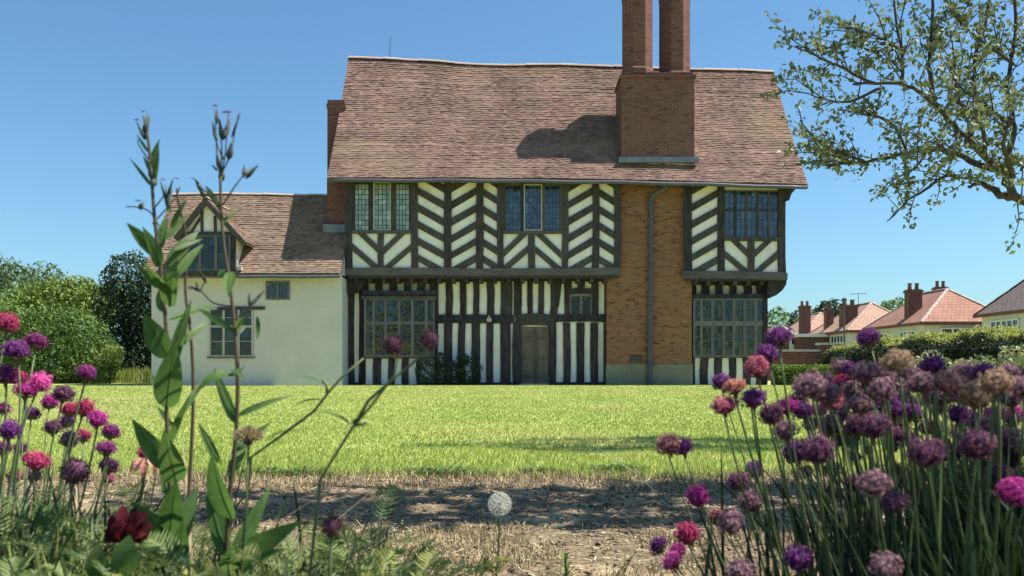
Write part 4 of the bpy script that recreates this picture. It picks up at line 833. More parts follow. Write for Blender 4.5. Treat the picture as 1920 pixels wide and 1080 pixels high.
# drooping salmon petals under the crimson flower
h = P(272, 878, 1.0); r = thing('faded_flower', (h.x-.05, h.y, .14), 'faded salmon flower with drooping petals beside the tall leafy plant', 'flower')
mb = MB(); mb.tube([(h.x-.05, h.y, .14), (h.x-.02, h.y, .3), (h.x+.002, h.y, h.z+.012)], .002, 6); mb.build('stem', M['stem'], r)
mb = MB()
for k in range(11):
    a = k*.62; c = h+Vector((.004*math.cos(a), .004*math.sin(a), .012)); mb.leaf(c, c+Vector((.011*math.cos(a), .009*math.sin(a), -.010-.006*(k % 3))), .009, .2, (math.cos(a), math.sin(a), .6), random.random(), seg=4, shape=.6)
mb.build('petals', PM['sl'], r)
# spiky and fuzzy seed heads
def bristle_ball(h, R, n, mat, core, spike, width, half, seed, parent):
    mb = MB(); rr = random.Random(seed)
    for i in range(n):
        dv = Vector((rr.gauss(0, 1), rr.gauss(0, 1), rr.gauss(.25, 1))).normalized()
        if half: dv.z = abs(dv.z)*.8+.1
        mb.leaf(h+dv*R*.35, h+dv*R*rr.uniform(.8, spike), R*width*rr.uniform(.7, 1.6), 0, (rr.gauss(0, 1), rr.gauss(0, 1), rr.gauss(0, 1)), rr.random(), seg=2)
    o = mb.build('seed_head', mat, parent)
    mb = MB(); mb.lathe(h.x, h.y, [(R*.1, h.z-R*core), (R*core*.85, h.z-R*core*.6), (R*core, h.z), (R*core*.7, h.z+R*core*.7), (R*.08, h.z+R*core)], 12, .4); mb.build('core', PM['dk'], o, smooth=True); return o
def seedhead(px, py, rp, d, base, label, n, mat, core, name='seed_head', spike=1.25, width=.05, half=False):
    h = P(px, py, d); R = rp*d/F; r = thing(name, (base[0], base[1], soil_h(*base)-.01), label, 'seed head'); b = Vector(r.location)
    mb = MB(); mb.tube([b, b.lerp(h, .4)+Vector((jit(.01), 0, 0)), b.lerp(h, .8), h-Vector((0, 0, R*.3))], [.0014, .0013, .0012, .0011], 6); mb.build('stem', M['stem'], r, smooth=True)
    mb = MB(); rr = random.Random(int(px))
    for i in range(n):
        dv = Vector((rr.gauss(0, 1), rr.gauss(0, 1), rr.gauss(.25, 1))).normalized()
        if half: dv.z = abs(dv.z)*.8+.1
        mb.leaf(h+dv*R*.35, h+dv*R*rr.uniform(.8, spike), R*width*rr.uniform(.7, 1.6), 0, (rr.gauss(0, 1), rr.gauss(0, 1), rr.gauss(0, 1)), rr.random(), seg=2)
    mb.build('bristles', mat, r)
    mb = MB(); mb.lathe(h.x, h.y, [(R*.1, h.z-R*core), (R*core*.85, h.z-R*core*.6), (R*core, h.z), (R*core*.7, h.z+R*core*.7), (R*.08, h.z+R*core)], 12, .4); mb.build('core', PM['dk'], r, smooth=True)
M['bristle_brown'] = mk('brown_bristle', (.03,.014,.016), (.15,.075,.07), tint=.9, transl=.2)
M['bristle_dark'] = mk('dark_bristle', (.014,.009,.012), (.085,.055,.05), tint=.9)
M['bristle_pale'] = mk('straw_bristle', (.22,.16,.09), (.58,.50,.32), tint=.9, transl=.3)
seedhead(140, 884, 29, .95, (-.55, 1.0), 'dark spiky seed head in front of the sunny lawn edge', 330, M['bristle_dark'], .78, spike=1.2, width=.10)
seedhead(622, 986, 25, .66, (-.16, .72), 'brown fuzzy seed head low over the shaded path', 420, M['bristle_brown'], .6)
seedhead(466, 826, 32, .80, (-.27, .86), 'withered pale straw-tufted flower head on the tall plant with red stem', 420, M['bristle_pale'], .3, name='withered_flower', spike=1.15, width=.08, half=True)
# dandelion clock
d = 1.55; h = P(937, 945, d); R = 24*d/F; r = thing('dandelion_clock', (h.x-.01, d, -.01), 'round white dandelion clock on a thin stalk over the shaded path', 'flower')
mb = MB(); mb.tube([(h.x-.01, d, -.01), (h.x-.012, d, .1), (h.x-.002, d, h.z-.08), (h.x, d, h.z)], [.0022, .002, .0018, .0016], 6); mb.build('stem', M['stem'], r)
M['down'] = mk('white_down', (.62,.62,.60), (.85,.85,.83), tint=.6, transl=.45)
mb = MB()
for i in range(120):
    z = 1-2*(i+.5)/120; a = i*2.39996; q = math.sqrt(1-z*z); dv = Vector((q*math.cos(a), q*math.sin(a), z)); mb.tube([h+dv*R*.14, h+dv*R*.82], .00022, 3, .4, cap=False)
    s = dv.cross(Vector((.3, .2, .9))).normalized(); t = dv.cross(s); c = h+dv*R*.82
    for k in range(7):
        an = k*2*math.pi/7+i; e = s*math.cos(an)+t*math.sin(an); w_ = (s*math.sin(an)-t*math.cos(an))*.00035; mb.add([c-w_, c+w_, c+e*R*.24+dv*R*.16], [(0, 1, 2)], .8)
mb.build('clock', M['down'], r)
mb = MB(); mb.lathe(h.x, h.y, [(.0005, h.z-.003), (.003, h.z-.002), (.0036, h.z), (.003, h.z+.002), (.0005, h.z+.003)], 8); mb.build('core', M['calyx'], r)

# ================================================================ the two tall leafy plants
M['tall_leaf'] = mk('tall_plant_leaf', (.045,.115,.032), (.16,.28,.08), rough=.5, tint=.6, scale=60, transl=.5, stain=((.17,.15,.05), 38, .55))
M['tall_bud'] = mk('slim_bud', (.03,.045,.05), (.12,.13,.10), rough=.6, tint=.6, scale=10, transl=.15)
def P3(px, py, d, dy=0): v = P(px, py, d); v.y += dy; return v
def tall(name, base_px, d, label, stems, leaves, buds, petals):
    foot = P(base_px, 1080, d); foot.z = soil_h(foot.x, d)-.01; r = thing(name, foot, label, 'plant')
    for st in stems:
        pts = [P3(x, y, d, dy) for x, y, dy in st[0]]
        if st[1] > .0028: pts = [Vector((foot.x, d, foot.z))]+pts
        fine = []
        for i in range(len(pts)-1):
            p0 = pts[max(i-1, 0)]; p1 = pts[i]; p2 = pts[i+1]; p3 = pts[min(i+2, len(pts)-1)]
            for k in range(4): t = k/4; fine.append(.5*((2*p1)+(p2-p0)*t+(2*p0-5*p1+4*p2-p3)*t*t+(3*p1-p0-3*p2+p3)*t**3))
        fine.append(pts[-1]); m = len(fine); mb = MB(); mb.tube(fine, [.66*st[1]*(1-.5*i/m) for i in range(m)], 7, .4); mb.build('stem', M['stem_red'], r, smooth=True)
    for (bx, by, tx, ty, w, bend, dy) in leaves:
        w *= .86; b = P3(bx, by, d); t = P3(tx, ty, d, dy); mb = MB(); side = Vector((0, -1, .25)) if abs(dy) < .03 else Vector((.25 if tx > bx else -.25, -.9, .4))
        mb.leaf(b, t, w*d/F, bend+jit(.03), side, random.random(), fold=random.uniform(.12, .4), seg=12, shape=random.uniform(.30, .40), twist=jit(.35))
        if w > 15: mb.rib(b, t, bend, side, .00075)
        mb.build('leaf', M['tall_leaf'], r, smooth=True)
    for (bx, by, tx, ty, w) in buds:
        mb = MB(); b = P3(bx, by, d, jit(.006)); t = P3(tx, ty, d, jit(.01)); n = 6; mb.tube([b.lerp(t, i/n) for i in range(n+1)], [w*d/F*.5*q for q in (.35, .9, 1, .85, .6, .45, .2)], 7, random.random())
        mb.build('bud', M['tall_bud'], r, smooth=True)
    mb = MB()
    for (x, y, w) in petals:
        c = P3(x, y, d)
        for k in range(5): a = k*1.2566+.3; mb.leaf(c, c+Vector((math.cos(a)*w*d/F, math.sin(a)*w*d/F, .25*w*d/F)), w*.7*d/F, .1, (0, 0, 1), random.random(), seg=3, shape=.6)
    if petals: mb.build('petals', PM['pu'], r)
    return r
tall('tall_wildflower', 322, .88, 'tall leafy plant with broad pointed leaves and lilac buds before the dormer',
 [([(320,1080,0),(318,900,0),(312,760,0),(313,640,0),(303,520,0),(291,420,0),(284,330,0),(279,270,0),(270,218,0)], .0040), ([(330,1080,.02),(338,860,.03),(342,720,.03),(337,620,.03),(327,540,.03),(328,440,.03),(320,370,.02),(318,345,.02)], .0034),
  ([(303,432,0),(282,398,0),(255,388,0),(236,388,0)], .0014), ([(286,420,0),(318,372,.01),(331,345,.01)], .0013), ([(288,392,0),(310,362,0),(309,345,0)], .0012), ([(279,300,0),(262,275,0),(258,262,0)], .0012)],
 [(300,482,254,424,30,.03,-.02), (318,575,346,492,42,.05,-.02), (305,585,283,528,26,.05,.03), (313,500,352,425,30,.06,.03), (300,500,306,440,32,.05,-.05), (316,672,287,590,52,.04,-.02), (322,690,345,560,28,.06,.02), (318,600,370,560,18,.02,.06), (312,765,350,642,58,.06,-.03), (313,763,270,704,18,.05,.02),
  (330,806,272,764,12,.04,.03), (316,838,378,738,17,.03,-.03), (318,880,264,784,44,.05,-.02), (330,905,344,800,54,.05,-.05), (318,1010,360,890,50,.05,-.04), (322,1000,268,930,34,.08,-.03), (335,1060,372,960,40,.05,-.04), (318,1040,352,920,46,.04,.03), (412,868,352,796,20,.02,.03),
  (290,330,268,292,12,.04,0), (289,345,298,272,18,.04,0), (285,350,243,296,8,-.05,0), (283,300,300,260,9,.02,0), (278,285,256,252,7,.02,0), (310,450,342,392,16,.05,.02), (300,470,300,395,22,.05,.02), (325,470,360,440,14,.05,.03), (330,520,362,450,22,.05,.03), (297,475,270,440,16,.05,-.03), (305,540,275,500,20,.06,-.03), (330,560,300,500,24,.05,-.04), (322,430,352,372,14,.05,.0), (320,400,296,352,12,.05,.02), (338,650,372,600,16,.06,.03), (338,780,366,700,16,.05,.04), (314,930,292,850,26,.06,.03)],
 [(271,262,259,228,6),(273,262,271,207,6),(276,262,279,214,5),(270,250,268,232,7),(310,380,307,342,6),(316,375,331,338,6),(314,390,317,350,7),(262,392,262,374,10),(286,338,283,300,11),(290,352,289,322,13)], [(256,226,6),(268,210,5),(306,338,6),(331,336,6),(259,378,7)])
tall('tall_wildflower', 425, .86, 'tall plant with a red stem and slim bare buds rising before the white wing window',
 [([(425,1080,0),(430,940,0),(441,830,0),(446,720,0),(442,640,0),(433,545,0),(421,470,0),(415,400,0),(413,330,0)], .0040), ([(413,330,0),(407,290,0),(403,205,0)], .0014), ([(413,330,0),(416,280,0),(412,240,0),(408,215,0)], .0013), ([(414,330,0),(422,290,0),(428,212,0)], .0013), ([(415,325,0),(432,290,0),(440,250,0),(448,210,0)], .0013),
  ([(417,385,0),(440,350,0),(457,328,0)], .0014), ([(416,400,0),(395,370,0),(372,345,0)], .0014), ([(436,575,0),(400,568,0),(375,545,0),(352,540,0)], .0014), ([(375,545,0),(384,528,0)], .0011), ([(440,600,0),(468,575,0),(490,548,0)], .0014), ([(446,700,0),(456,690,0),(458,684,0)], .001)],
 [(440,622,352,576,16,.05,.03), (443,620,482,592,20,.12,-.02), (482,592,486,638,10,-.2,-.01), (434,510,440,560,26,.05,-.02), (428,512,396,518,16,.15,.02), (444,705,388,735,30,.22,-.03), (443,795,388,690,24,.05,.02), (446,780,544,742,15,.10,.02), (440,700,475,712,18,.2,-.03), (436,975,418,842,58,.04,-.03), (428,1050,376,912,38,.05,.02), (430,1060,492,920,34,.05,.03), (434,850,492,795,20,.03,.03),
  (440,1060,582,966,54,.08,-.03), (440,1075,560,1010,46,.10,-.05), (430,1080,470,1000,46,.05,-.06), (413,390,372,340,13,.06,.02), (416,420,440,380,10,.05,.02), (430,900,440,800,30,.04,.05)],
 [(403,230,403,200,7),(406,262,404,232,7),(416,262,410,222,10),(421,262,426,218,11),(434,258,449,208,5),(430,300,438,268,13),(412,338,413,310,13),(413,318,412,290,9),(405,318,392,306,5),(456,332,453,306,8),(460,334,482,306,8),(462,330,470,312,8),(380,360,366,336,10),(386,372,378,352,9),(375,545,352,536,8),(384,530,379,508,6),(378,548,366,528,6),(470,575,496,540,7),(468,575,466,548,8),(410,268,406,250,6),(418,300,400,262,5)], [(403,200,7),(428,212,8),(421,212,6),(362,336,5)])
# slanting bare sprays over the lawn
def spray(label, d, base_px, lines, leaves, rad=.0015):
    f0 = P(base_px[0], base_px[1], d); foot = Vector((f0.x-.02, d, soil_h(f0.x, d)-.01)); r = thing('wiry_spray', foot, label, 'plant')
    for i, ln in enumerate(lines):
        pts = [P(x, y, d) for x, y in ln]
        if i == 0: pts = [foot, foot.lerp(pts[0], .6)]+pts
        mb = MB(); mb.tube(pts, [rad*(1.1-.5*k/len(pts)) for k in range(len(pts))], 6); mb.build('stem', M['stem'], r, smooth=True)
    for (bx, by, tx, ty, w, bend) in leaves: mb = MB(); mb.leaf(P(bx, by, d), P(tx, ty, d), w*d/F, bend, (0, -.4, 1), .4, seg=7); mb.build('leaf', M['tall_leaf'], r, smooth=True)
    return r
spray('slanting wiry stem with three narrow leaves crossing the foot of the white wing', .82, (455,900), [[(470,858),(530,815),(590,770),(614,738),(640,708),(682,672)], [(614,738),(612,722),(606,712)]], [(606,750,548,766,9,.12),(612,722,556,706,7,.08),(540,806,492,830,7,.05)])
SP = spray('thin forked stem carrying two fuzzy brown seed heads in front of the bay window', .66, (560,1000), [[(600,900),(638,838),(662,800),(700,756),(738,705),(745,675),(737,655)], [(664,798),(690,752),(735,712),(775,680),(800,655),(806,643)], [(664,798),(688,794)]], [(660,798,590,776,10,.15),(662,796,668,784,9,0),(676,797,690,792,9,0)], .0012)
bristle_ball(P(736, 648, .66), 24*.66/F, 420, M['bristle_brown'], .64, 1.25, .05, False, 4, SP); bristle_ball(P(806, 637, .66), 22*.66/F, 420, M['bristle_brown'], .68, 1.25, .05, False, 5, SP)
# dark red flower among the leaves
h = P(236, 985, .80); r = thing('dark_red_flower', (h.x, h.y+.01, soil_h(h.x, h.y)-.01), 'deep red ruffled flower low among the leaves by the tall plant', 'flower')
M['red_petal'] = petal_mat('deep_red_petal', (.028,.003,.007), (.10,.009,.015))
mb = MB(); mb.tube([(h.x, h.y+.01, .13), (h.x+.005, h.y+.01, .3), h], .0025, 6); mb.build('stem', M['stem'], r)
rr = random.Random(4)
h = h-Vector((0, 0, .006))
for k in range(27):
    a = math.pi*(k % 9)/8*1.1-.16+.1*(k//9)+rr.gauss(0, .06); back = k >= 9; L = rr.uniform(.019, .026)*(1.0 if k >= 18 else .85 if back else .65); dv = Vector((math.cos(a), (.25 if back else -.35), max(-.1, math.sin(a))*.62+.05)).normalized()
    mb = MB(); mb.leaf(h-Vector((0, -.004 if back else .004, .010)), h+dv*L, rr.uniform(.011, .018), rr.uniform(-.05, .3), (rr.gauss(0, .5), -1, rr.gauss(.5, .5)), rr.random(), seg=7, shape=.70, fold=rr.uniform(-.25, .4), twist=jit(.3)); mb.build('petal', M['red_petal'], r, smooth=True)
mb = MB(); mb.leaf(h+Vector((.010, -.02, -.036)), h+Vector((.012, -.02, .001)), .026, .1, (0, -1, .1), .7, seg=6); mb.leaf(h+Vector((-.012, -.02, -.04)), h+Vector((-.016, -.02, -.006)), .022, .1, (0, -1, .1), .5, seg=6); mb.build('sepal', M['tall_leaf'], r, smooth=True)

# ================================================================ low foliage
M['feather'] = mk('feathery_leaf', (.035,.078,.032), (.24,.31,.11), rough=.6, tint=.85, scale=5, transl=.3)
M['feather_lit'] = mk('sunlit_feathery_leaf', (.075,.11,.03), (.44,.46,.15), rough=.6, tint=.85, scale=5, transl=.3)  # paler copy of the feathery leaf, sunlight painted into its colour
def feathery(px, py, d, label, n=26, L=.085, mat='feather', seed=0):
    """a yarrow-like plant: upright stalks carrying finely cut leaves"""
    rr = random.Random(seed); t0 = P(px, py, d); f0 = Vector((t0.x, d, soil_h(t0.x, d)-.01)); r = thing('feathery_plant', f0, label, 'plant', 'feathery plants in the flower bed'); lf = MB(); st = MB()
    for i in range(n):
        a = rr.uniform(0, 6.28); out = rr.uniform(.1, 1)**.8*L*1.2; zt = (t0.z-f0.z)*rr.uniform(.45, 1.0)
        top = f0+Vector((math.cos(a)*out*1.1, math.sin(a)*out*.8, zt)); st.tube([f0+Vector((math.cos(a)*.01, math.sin(a)*.01, 0)), f0.lerp(top, .5)-Vector((0, 0, .0))+Vector((-math.cos(a)*.01, 0, .02)), top], .0011, 4, rr.random())
        for q in range(rr.randint(2, 4)):
            b = f0.lerp(top, rr.uniform(.55, 1)); dv = Vector((math.cos(a+rr.gauss(0, 1.2)), math.sin(a+rr.gauss(0, 1.2)), rr.uniform(.1, 1.3))).normalized(); LL = L*rr.uniform(.5, 1.05); s = dv.cross(Vector((rr.gauss(0, .4), rr.gauss(0, .4), 1))).normalized(); up = s.cross(dv)
            tn = rr.random(); nn = 13
            for k in range(nn):
                t = (k+1)/nn; c = b+dv*LL*t-Vector((0, 0, 1))*LL*.25*t*t; w = LL*.30*math.sin(math.pi*min(1, t*.85+.12))
                for sg in (-1, 1):
                    tip = c+s*sg*w+dv*w*.55+up*w*rr.uniform(-.25, .5); e = dv*.0010
                    m_ = c.lerp(tip, .55)+up*.001; lf.add([c-e, c+e, m_+e*1.2, tip, m_-e*1.2], [(0, 1, 2, 3, 4)], min(1, max(0, tn+rr.uniform(-.25, .25))))
            lf.tube([b, b+dv*LL*.5-Vector((0, 0, LL*.06)), b+dv*LL-Vector((0, 0, LL*.25))], .0006, 3, tn, cap=False)
    st.build('stem', M['stem'], r); lf.build('leaves', M[mat], r)
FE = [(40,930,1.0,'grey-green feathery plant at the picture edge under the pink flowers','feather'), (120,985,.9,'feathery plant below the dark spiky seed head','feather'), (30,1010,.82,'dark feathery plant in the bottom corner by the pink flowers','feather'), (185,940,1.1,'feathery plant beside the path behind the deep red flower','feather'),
 (100,1040,.8,'sunlit-toned feathery plant along the bottom edge below the pink flowers','feather_lit'), (190,1035,.78,'feathery plant just in front of the deep red flower','feather'), (320,1030,.78,'feathery plant at the foot of the tall broad-leaved plant','feather_lit'), (400,1035,.8,'feathery plant between the two tall plants','feather'),
 (545,985,.95,'feathery plant beside the low brown fuzzy seed head','feather'), (610,1030,.85,'feathery plant under the low brown fuzzy seed head','feather'), (690,960,1.05,'taller feathery plant over the shaded path, nearest the dandelion','feather'), (720,1030,.85,'feathery plant at the bottom edge, nearest the dandelion','feather'), (520,1045,.78,'sunlit-toned feathery plant at the bottom edge beside the red-stemmed tall plant','feather_lit'), (800,1062,.85,'low sunlit-toned feathery plant at the bottom edge by the dandelion','feather_lit'), (260,1060,.75,'low feathery plant in front of the two tall plants','feather'), (650,1068,.75,'low sunlit-toned feathery plant below the seed head','feather_lit'),
 (70,955,1.15,'feathery plant behind the dark spiky seed head, beside the path','feather'), (10,960,1.2,'feathery plant rising at the picture edge behind the corner foliage','feather_lit'), (145,1010,1.0,'sunlit-toned feathery plant between the seed head and the red flower','feather_lit'), (60,1060,.7,'dark feathery plant lowest in the bottom corner','feather'), (285,985,1.15,'feathery plant behind the tall broad-leaved plant, beside the path','feather'),
 (360,1000,.95,'sunlit-toned feathery plant between the tall broad-leaved plant and the red-stemmed one','feather_lit'), (470,1060,.72,'dark feathery plant in front of the red-stemmed tall plant','feather'), (580,1060,.74,'feathery plant at the bottom edge just before the low seed head','feather'), (350,1065,.7,'low dark feathery plant between the feet of the tall plants','feather')]
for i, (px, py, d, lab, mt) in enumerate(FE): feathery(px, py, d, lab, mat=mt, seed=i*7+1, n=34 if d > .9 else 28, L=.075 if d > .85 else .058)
# bleached stalks leaning through the foliage
def strap_clump(name, label, cx, cy, sx, sy, n, h0, h1, mat, w0=.004, seed=3, lean=.35, tiltx=0, part='leaves', cat='plant'):
    r = thing(name, (cx, cy, soil_h(cx, cy)-.01), label, cat); g = np.random.default_rng(seed); mb = MB()
    for i in range(n):
        x = cx+g.normal()*sx; y = cy+g.normal()*sy; h = g.uniform(h0, h1); b = Vector((x, y, soil_h(x, y)-.01)); t = b+Vector(((g.normal()*lean+tiltx)*h, g.normal()*lean*h*.7, h)); m = b.lerp(t, .55)+Vector((0, 0, .08*h)); w = w0*g.uniform(.6, 1.4); s = Vector((g.normal(), g.normal(), 0)).normalized()*w*.5
        q = b.lerp(m, .5)+Vector((0, 0, .02*h)); e = m.lerp(t, .5)+Vector((0, 0, .03*h))
        mb.add([b-s, b+s, q+s, q-s, m+s, m-s, e+s*.75, e-s*.75, t], [(0,1,2,3), (3,2,4,5), (5,4,6,7), (7,6,8)], float(g.random()))
    mb.build(part, M[mat], r); return r
strap_clump('flower_clump', 'dense tuft of dark narrow leaves at the foot of the crowded globe flowers', .62, 1.02, .13, .12, 1700, .18, .32, 'bladeleaf', seed=5, lean=.28)
strap_clump('flower_clump', 'tuft of dark narrow leaves at the foot of the crowded clump, at the picture edge', .86, 1.0, .13, .12, 1900, .18, .36, 'bladeleaf', seed=9, lean=.28)
strap_clump('flower_clump', 'tuft of narrow leaves at the foot of the pink globe flowers', -.66, 1.05, .14, .12, 700, .10, .30, 'bladeleaf', seed=6)
strap_clump('dry_grass_tuft', 'bleached dry grass stalks slanting among the feathery plants', -.50, .98, .12, .10, 46, .16, .36, 'straw', .0028, seed=8, lean=.45, tiltx=.35, part='blades', cat='grass tuft')
strap_clump('bare_stems', 'thicket of bare flower stems rising through the crowded clump', .66, 1.08, .12, .12, 300, .25, .45, 'stem', .0036, seed=12, lean=.10, tiltx=-.10, part='stems')
strap_clump('grass_tuft', 'green grass tuft in the bottom corner below the pink flowers', -.42, .84, .10, .05, 260, .14, .27, 'verge', .0032, seed=14, part='blades', cat='grass tuft')
strap_clump('grass_tuft', 'thin green and straw grass in front of the shaded path, by the dandelion', -.14, .92, .12, .06, 200, .10, .23, 'verge', .0030, seed=15, part='blades', cat='grass tuft')
# weeds in the path and along the lawn edge
def weed(px, py, size, label, n, mat, name='weed', seed=0, h=1.):
    rr = random.Random(seed); d = F*CZ/(py-HY); X = PX(px, d); r = thing(name, (X, d, 0), label, 'weed'); lf = MB()
    for i in range(n):
        a = rr.uniform(0, 6.28); o_ = rr.random()**.6*size; b = Vector((X+math.cos(a)*o_, d+math.sin(a)*o_*.6, 0)); hh = size*h*(1-.6*(o_/size)**2)*rr.uniform(.3, 1); L = min(size*rr.uniform(.18, .4), .03); a2 = a+rr.gauss(0, .8)
        c = b+Vector((0, 0, hh)); lf.leaf(c, c+Vector((math.cos(a2)*L, math.sin(a2)*L, L*rr.uniform(-.3, .6))), L*.5, .1, (0, 0, 1), rr.random(), seg=3)
        if i % 3 == 0: lf.tube([b, c], .002, 3, .2, cap=False)
    lf.build('leaves', M[mat], r)
for i, (px, py, s, lab) in enumerate(((565,893,.20,'dark leafy weed at the lawn edge under the slanting wiry stem'), (480,892,.17,'small leafy weed at the lawn edge behind the withered flower'), (850,893,.22,'spreading dark weed at the lawn edge near the middle'), (1160,886,.19,'dark weed tuft at the lawn edge nearest the globe flowers'), (790,890,.15,'low green weed between two others at the lawn edge'), (1010,888,.13,'small green weed alone at the lawn edge above the dandelion'))):
    weed(px, py, s*.9, lab, 200, 'leaf_mid', seed=i, h=.26)
weed(752, 1022, .05, 'little pale green weed seedling on the path beside the feathery plant', 40, 'leaf_pale', seed=21, h=1.6)
d = 1.9; X = PX(1062, d); r = thing('weed', (X, d, 0), 'single upright narrow-leaved weed stalk on the sunny path', 'weed'); lf = MB(); lf.tube([(X, d, -.01), (X, d, .09), (X-.003, d, .15)], .003, 5)
for i in range(16): a = i*2.4; z = .03+.007*i; lf.leaf((X, d, z), (X+.028*math.cos(a), d+.028*math.sin(a), z+.022), .009, .1, (0, 0, 1), random.random(), seg=3)
lf.build('leaves', M['leaf_mid'], r)

# ================================================================ apple trees
def limb(mb, pts, r0, r1, sides=7, wob=.0):
    pts = [Vector(p) for p in pts]; fine = []
    for i in range(len(pts)-1):
        p0 = pts[max(i-1, 0)]; p1 = pts[i]; p2 = pts[i+1]; p3 = pts[min(i+2, len(pts)-1)]
        for k in range(4): t = k/4; fine.append(.5*((2*p1)+(p2-p0)*t+(2*p0-5*p1+4*p2-p3)*t*t+(3*p1-p0-3*p2+p3)*t**3)+Vector((jit(wob), jit(wob), jit(wob))))
    fine.append(pts[-1]); m = len(fine); mb.tube(fine, [r0+(r1-r0)*i/(m-1) for i in range(m)], sides, .4); return fine
def leafy_twigs(tw, leaves, fine, rr, n, L, up=.35, dens=16, t0=.15, sub=True):
    m = len(fine)
    for i in range(n):
        k = int((t0+(1-t0)*rr.random())*(m-1)); b = fine[k]; ax = (fine[min(k+1, m-1)]-fine[max(k-1, 0)]).normalized()
        dv = (Vector((rr.gauss(0, 1), rr.gauss(0, 1), rr.gauss(up, .8)))+ax*.9).normalized(); LL = L*rr.uniform(.35, 1.1)
        e = b+dv*LL; mid = b.lerp(e, .5)+Vector((rr.gauss(0, .03), rr.gauss(0, .03), rr.gauss(.01, .03))); tw.tube([b, mid, e], [.0055, .004, .002], 4, rr.random(), cap=False)
        for q in range(int(dens*LL/L)+3):
            t = rr.choice((.3, .5, .7, .88, 1.02))+rr.gauss(0, .02); c = (b.lerp(mid, t*2) if t < .5 else mid.lerp(e, t*2-1)); leaves.append(c+Vector((rr.gauss(0, .026), rr.gauss(0, .026), rr.gauss(.008, .022))))
def apple(name, foot, label, limbs, seed, dens, group=None, trunk=None, twL=.38, twn=15, lsize=.047):
    rr = random.Random(seed); r = thing(name, foot, label, 'tree', group); mb = MB(); tw = MB(); lv = []
    limb(mb, trunk[0], trunk[1], trunk[2], 9, .01)
    for pts, r0, r1, k in limbs:
        fine = limb(mb, pts, r0, r1, 7, .010 if r0 > .015 else .004); leafy_twigs(tw, lv, fine, rr, int(twn*k), twL, dens=dens)
    mb.build('trunk', M['bark'], r, smooth=True); tw.build('twigs', M['bark'], r)
    p = np.array([tuple(q) for q in lv]); n = len(p); v, f, tt = leaf_cloud(p, lsize*(.6+.7*rng.random(n)), np.clip(.5+.27*rng.normal(size=n), 0, 1), .3, .55); np_mesh('crown', v, f, 3, tt, M['leaf_apple'], r); return n
T = 6.4
def pp(L): return [P(x, y, T+dy) for x, y, dy in L]
tx = PX(2020, T+.3)
N1 = apple('apple_tree', (tx, T+.3, -.02), 'gnarled old apple tree with sparse grey-green leaves overhanging the lawn at the picture edge',
 [(pp([(1975,430,.2),(1935,385,.1),(1900,365,0),(1887,340,0),(1883,318,0),(1850,296,-.1),(1815,262,-.2),(1788,236,-.2),(1752,196,-.3),(1712,166,-.35),(1660,155,-.4),(1600,158,-.5)]), .036, .008, 1.3),
  (pp([(1885,320,0),(1830,306,.15),(1790,286,.2),(1740,280,.3),(1690,290,.35),(1640,300,.4),(1600,306,.5),(1560,300,.5)]), .026, .006, 1.2), (pp([(1905,368,0),(1875,366,.1),(1855,351,.15),(1835,344,.2),(1815,350,.2)]), .034, .010, .3),
  (pp([(1980,300,.4),(1920,298,.2),(1890,315,.05)]), .03, .02, .3), (pp([(1800,330,.2),(1770,332,.2),(1732,355,.1),(1695,385,.1),(1663,415,.1)]), .016, .004, .75),
  (pp([(1640,157,-.4),(1600,138,-.4),(1560,118,-.5),(1520,100,-.5),(1492,88,-.5)]), .012, .004, .75), (pp([(1650,165,-.3),(1595,190,-.2),(1545,186,-.2),(1510,174,-.2)]), .012, .004, .6), (pp([(1620,302,.4),(1570,285,.4),(1530,262,.4),(1500,225,.4)]), .012, .004, .8), (pp([(1600,305,.5),(1560,290,.6),(1525,280,.6)]), .01, .004, .6),
  (pp([(1690,160,-.35),(1692,105,-.4),(1682,45,-.4),(1670,-40,-.4)]), .014, .006, .9), (pp([(1690,95,-.4),(1650,70,-.5),(1615,60,-.5)]), .01, .004, .7), (pp([(1752,190,-.3),(1742,120,-.2),(1748,40,-.1),(1745,-60,0)]), .02, .008, .9),
  (pp([(1815,262,-.2),(1830,200,0),(1825,120,.1),(1850,30,.2),(1850,-80,.2)]), .02, .008, 1.5), (pp([(1885,318,0),(1900,240,.1),(1890,160,.2),(1905,60,.3),(1900,-60,.3)]), .022, .01, 1.8), (pp([(1935,385,.1),(1960,250,.0),(1965,120,-.2),(1950,0,-.3),(1930,-120,-.3)]), .026, .01, 1.8),
  (pp([(1850,296,-.1),(1840,240,-.3),(1800,190,-.5),(1790,110,-.6)]), .018, .006, 1.1), (pp([(1890,230,.1),(1850,200,.3),(1800,160,.4),(1770,90,.5)]), .014, .005, 1.1), (pp([(1900,120,.2),(1860,90,.0),(1820,60,-.1),(1780,20,-.2)]), .014, .005, 1.1), (pp([(1700,285,.3),(1680,240,.2),(1650,220,.2),(1620,215,.2)]), .012, .004, .8), (pp([(1740,280,.3),(1720,310,.2),(1690,330,.1),(1660,345,.1)]), .01, .004, .6), (pp([(1900,330,0),(1880,270,-.3),(1900,220,-.5)]), .02, .008, .8), (pp([(1800,245,-.2),(1780,280,-.4),(1750,262,-.4)]), .01, .004, .6),
  ([P(1850,-80,T+.2), (3.0,6.5,3.9), (2.4,6.4,4.1), (1.9,6.3,4.25)], .02, .006, 4), ([P(1900,-60,T+.3), (3.2,6.9,4.2), (2.8,6.8,4.6)], .02, .006, 2.5), ([P(1930,-120,T-.3), (3.6,6.2,4.3), (3.2,6.0,4.7), (2.6,6.1,4.5)], .02, .006, 3.5)],
 3, 31, trunk=([(tx,T+.3,-.1),(tx+.03,T+.3,.5),(tx-.05,T+.28,1.2),P(1975,430,T+.2)], .09, .045), group=None)
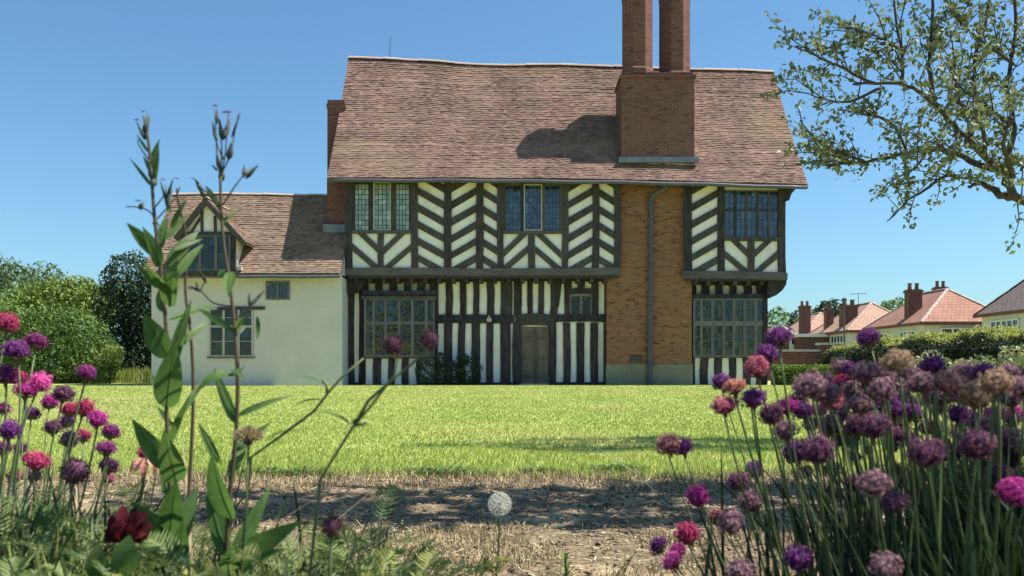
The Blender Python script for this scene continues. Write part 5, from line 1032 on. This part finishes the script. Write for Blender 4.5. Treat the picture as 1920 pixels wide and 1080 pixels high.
# a second one just outside the picture, whose shade lies on the path and the crowded clump
S3 = SUN/SUN.z
def over(gx, gy, gz, z): q = Vector((gx, gy, gz))+S3*(z-gz); return (q.x, q.y, q.z)
SH = [[(-1.35,3.75,0,3.1),(-.9,3.55,0,2.95),(-.3,3.55,0,2.9),(.4,3.5,0,2.8),(1.1,3.5,0,2.7)], [(-.6,3.95,0,3.25),(0,3.75,0,3.05),(.6,3.75,0,2.9),(1.2,3.8,0,2.7)], [(-.5,3.15,0,2.9),(.1,3.2,0,2.8),(.7,3.15,0,2.7),(1.3,3.25,0,2.6)], [(.2,3.9,0,3.2),(.8,4.0,0,3.0),(1.5,3.95,0,2.8)], [(-1.5,3.3,0,3.2),(-1.0,3.15,0,3.0),(-.4,3.3,0,2.9)],
 [(.35,.85,.45,2.4),(.7,1.1,.45,2.4),(1.1,1.6,.4,2.4)], [(.6,.7,.45,2.5),(.9,1.05,.45,2.5),(1.2,1.6,.4,2.5)], [(.15,1.0,.45,2.6),(.6,1.35,.4,2.5),(1.1,1.9,.3,2.4)], [(.45,1.25,.3,2.7),(.8,1.5,.3,2.6),(1.2,2.0,.2,2.5)]]
lim = []
for L in SH: pts = [over(*q) for q in L][::-1]; lim.append(([(3.35,2.7,1.75)]+pts, .03, .006, 3.4 if L[0][2] == 0 else .35))
apple('apple_tree', (3.45, 2.7, -.02), 'spreading apple tree beside the flower bed, shading the path', lim, 5, 50, trunk=([(3.45,2.7,-.1),(3.42,2.7,.9),(3.35,2.7,1.75)], .12, .09), twn=20, twL=.40, lsize=.075)
# ================================================================ camera, sky, sun
cam = bpy.data.cameras.new('camera'); co = bpy.data.objects.new('camera', cam); COL.objects.link(co); SC.camera = co
co.location = (0, 0, CZ); co.rotation_euler = (math.pi/2, 0, 0)
cam.sensor_width = 36; cam.lens = F/1920*36; cam.shift_y = (HY-540)/1920; cam.clip_start = .05; cam.clip_end = 3000
cam.dof.use_dof = True; cam.dof.focus_distance = 9.0; cam.dof.aperture_fstop = 13
W = bpy.data.worlds.new('World'); SC.world = W; W.use_nodes = True; nt = W.node_tree
bg = nt.nodes['Background']; sky = nt.nodes.new('ShaderNodeTexSky'); sky.sky_type = 'NISHITA'; sky.sun_disc = False
sky.sun_elevation = SUN_EL; sky.sun_rotation = SUN_AZ; sky.altitude = 0; sky.air_density = 1.0; sky.dust_density = 1.0; sky.ozone_density = .8
nt.links.new(mixc(nt, 1., sky.outputs[0], (.67, .99, 1.14, 1), 'MULTIPLY'), bg.inputs[0]); bg.inputs[1].default_value = .078
sl = bpy.data.lights.new('sun', 'SUN'); so = bpy.data.objects.new('sun', sl); COL.objects.link(so)
sl.energy = 5.0; sl.angle = math.radians(.53); sl.color = (1, .945, .86)
so.rotation_euler = SUN.to_track_quat('Z', 'Y').to_euler(); so.location = SUN*60
SC.view_settings.view_transform = 'Standard'; SC.view_settings.look = 'None'; SC.view_settings.exposure = .92; SC.view_settings.gamma = 1
SC.cycles.max_bounces = 6; SC.cycles.transparent_max_bounces = 6; SC.cycles.use_denoising = True
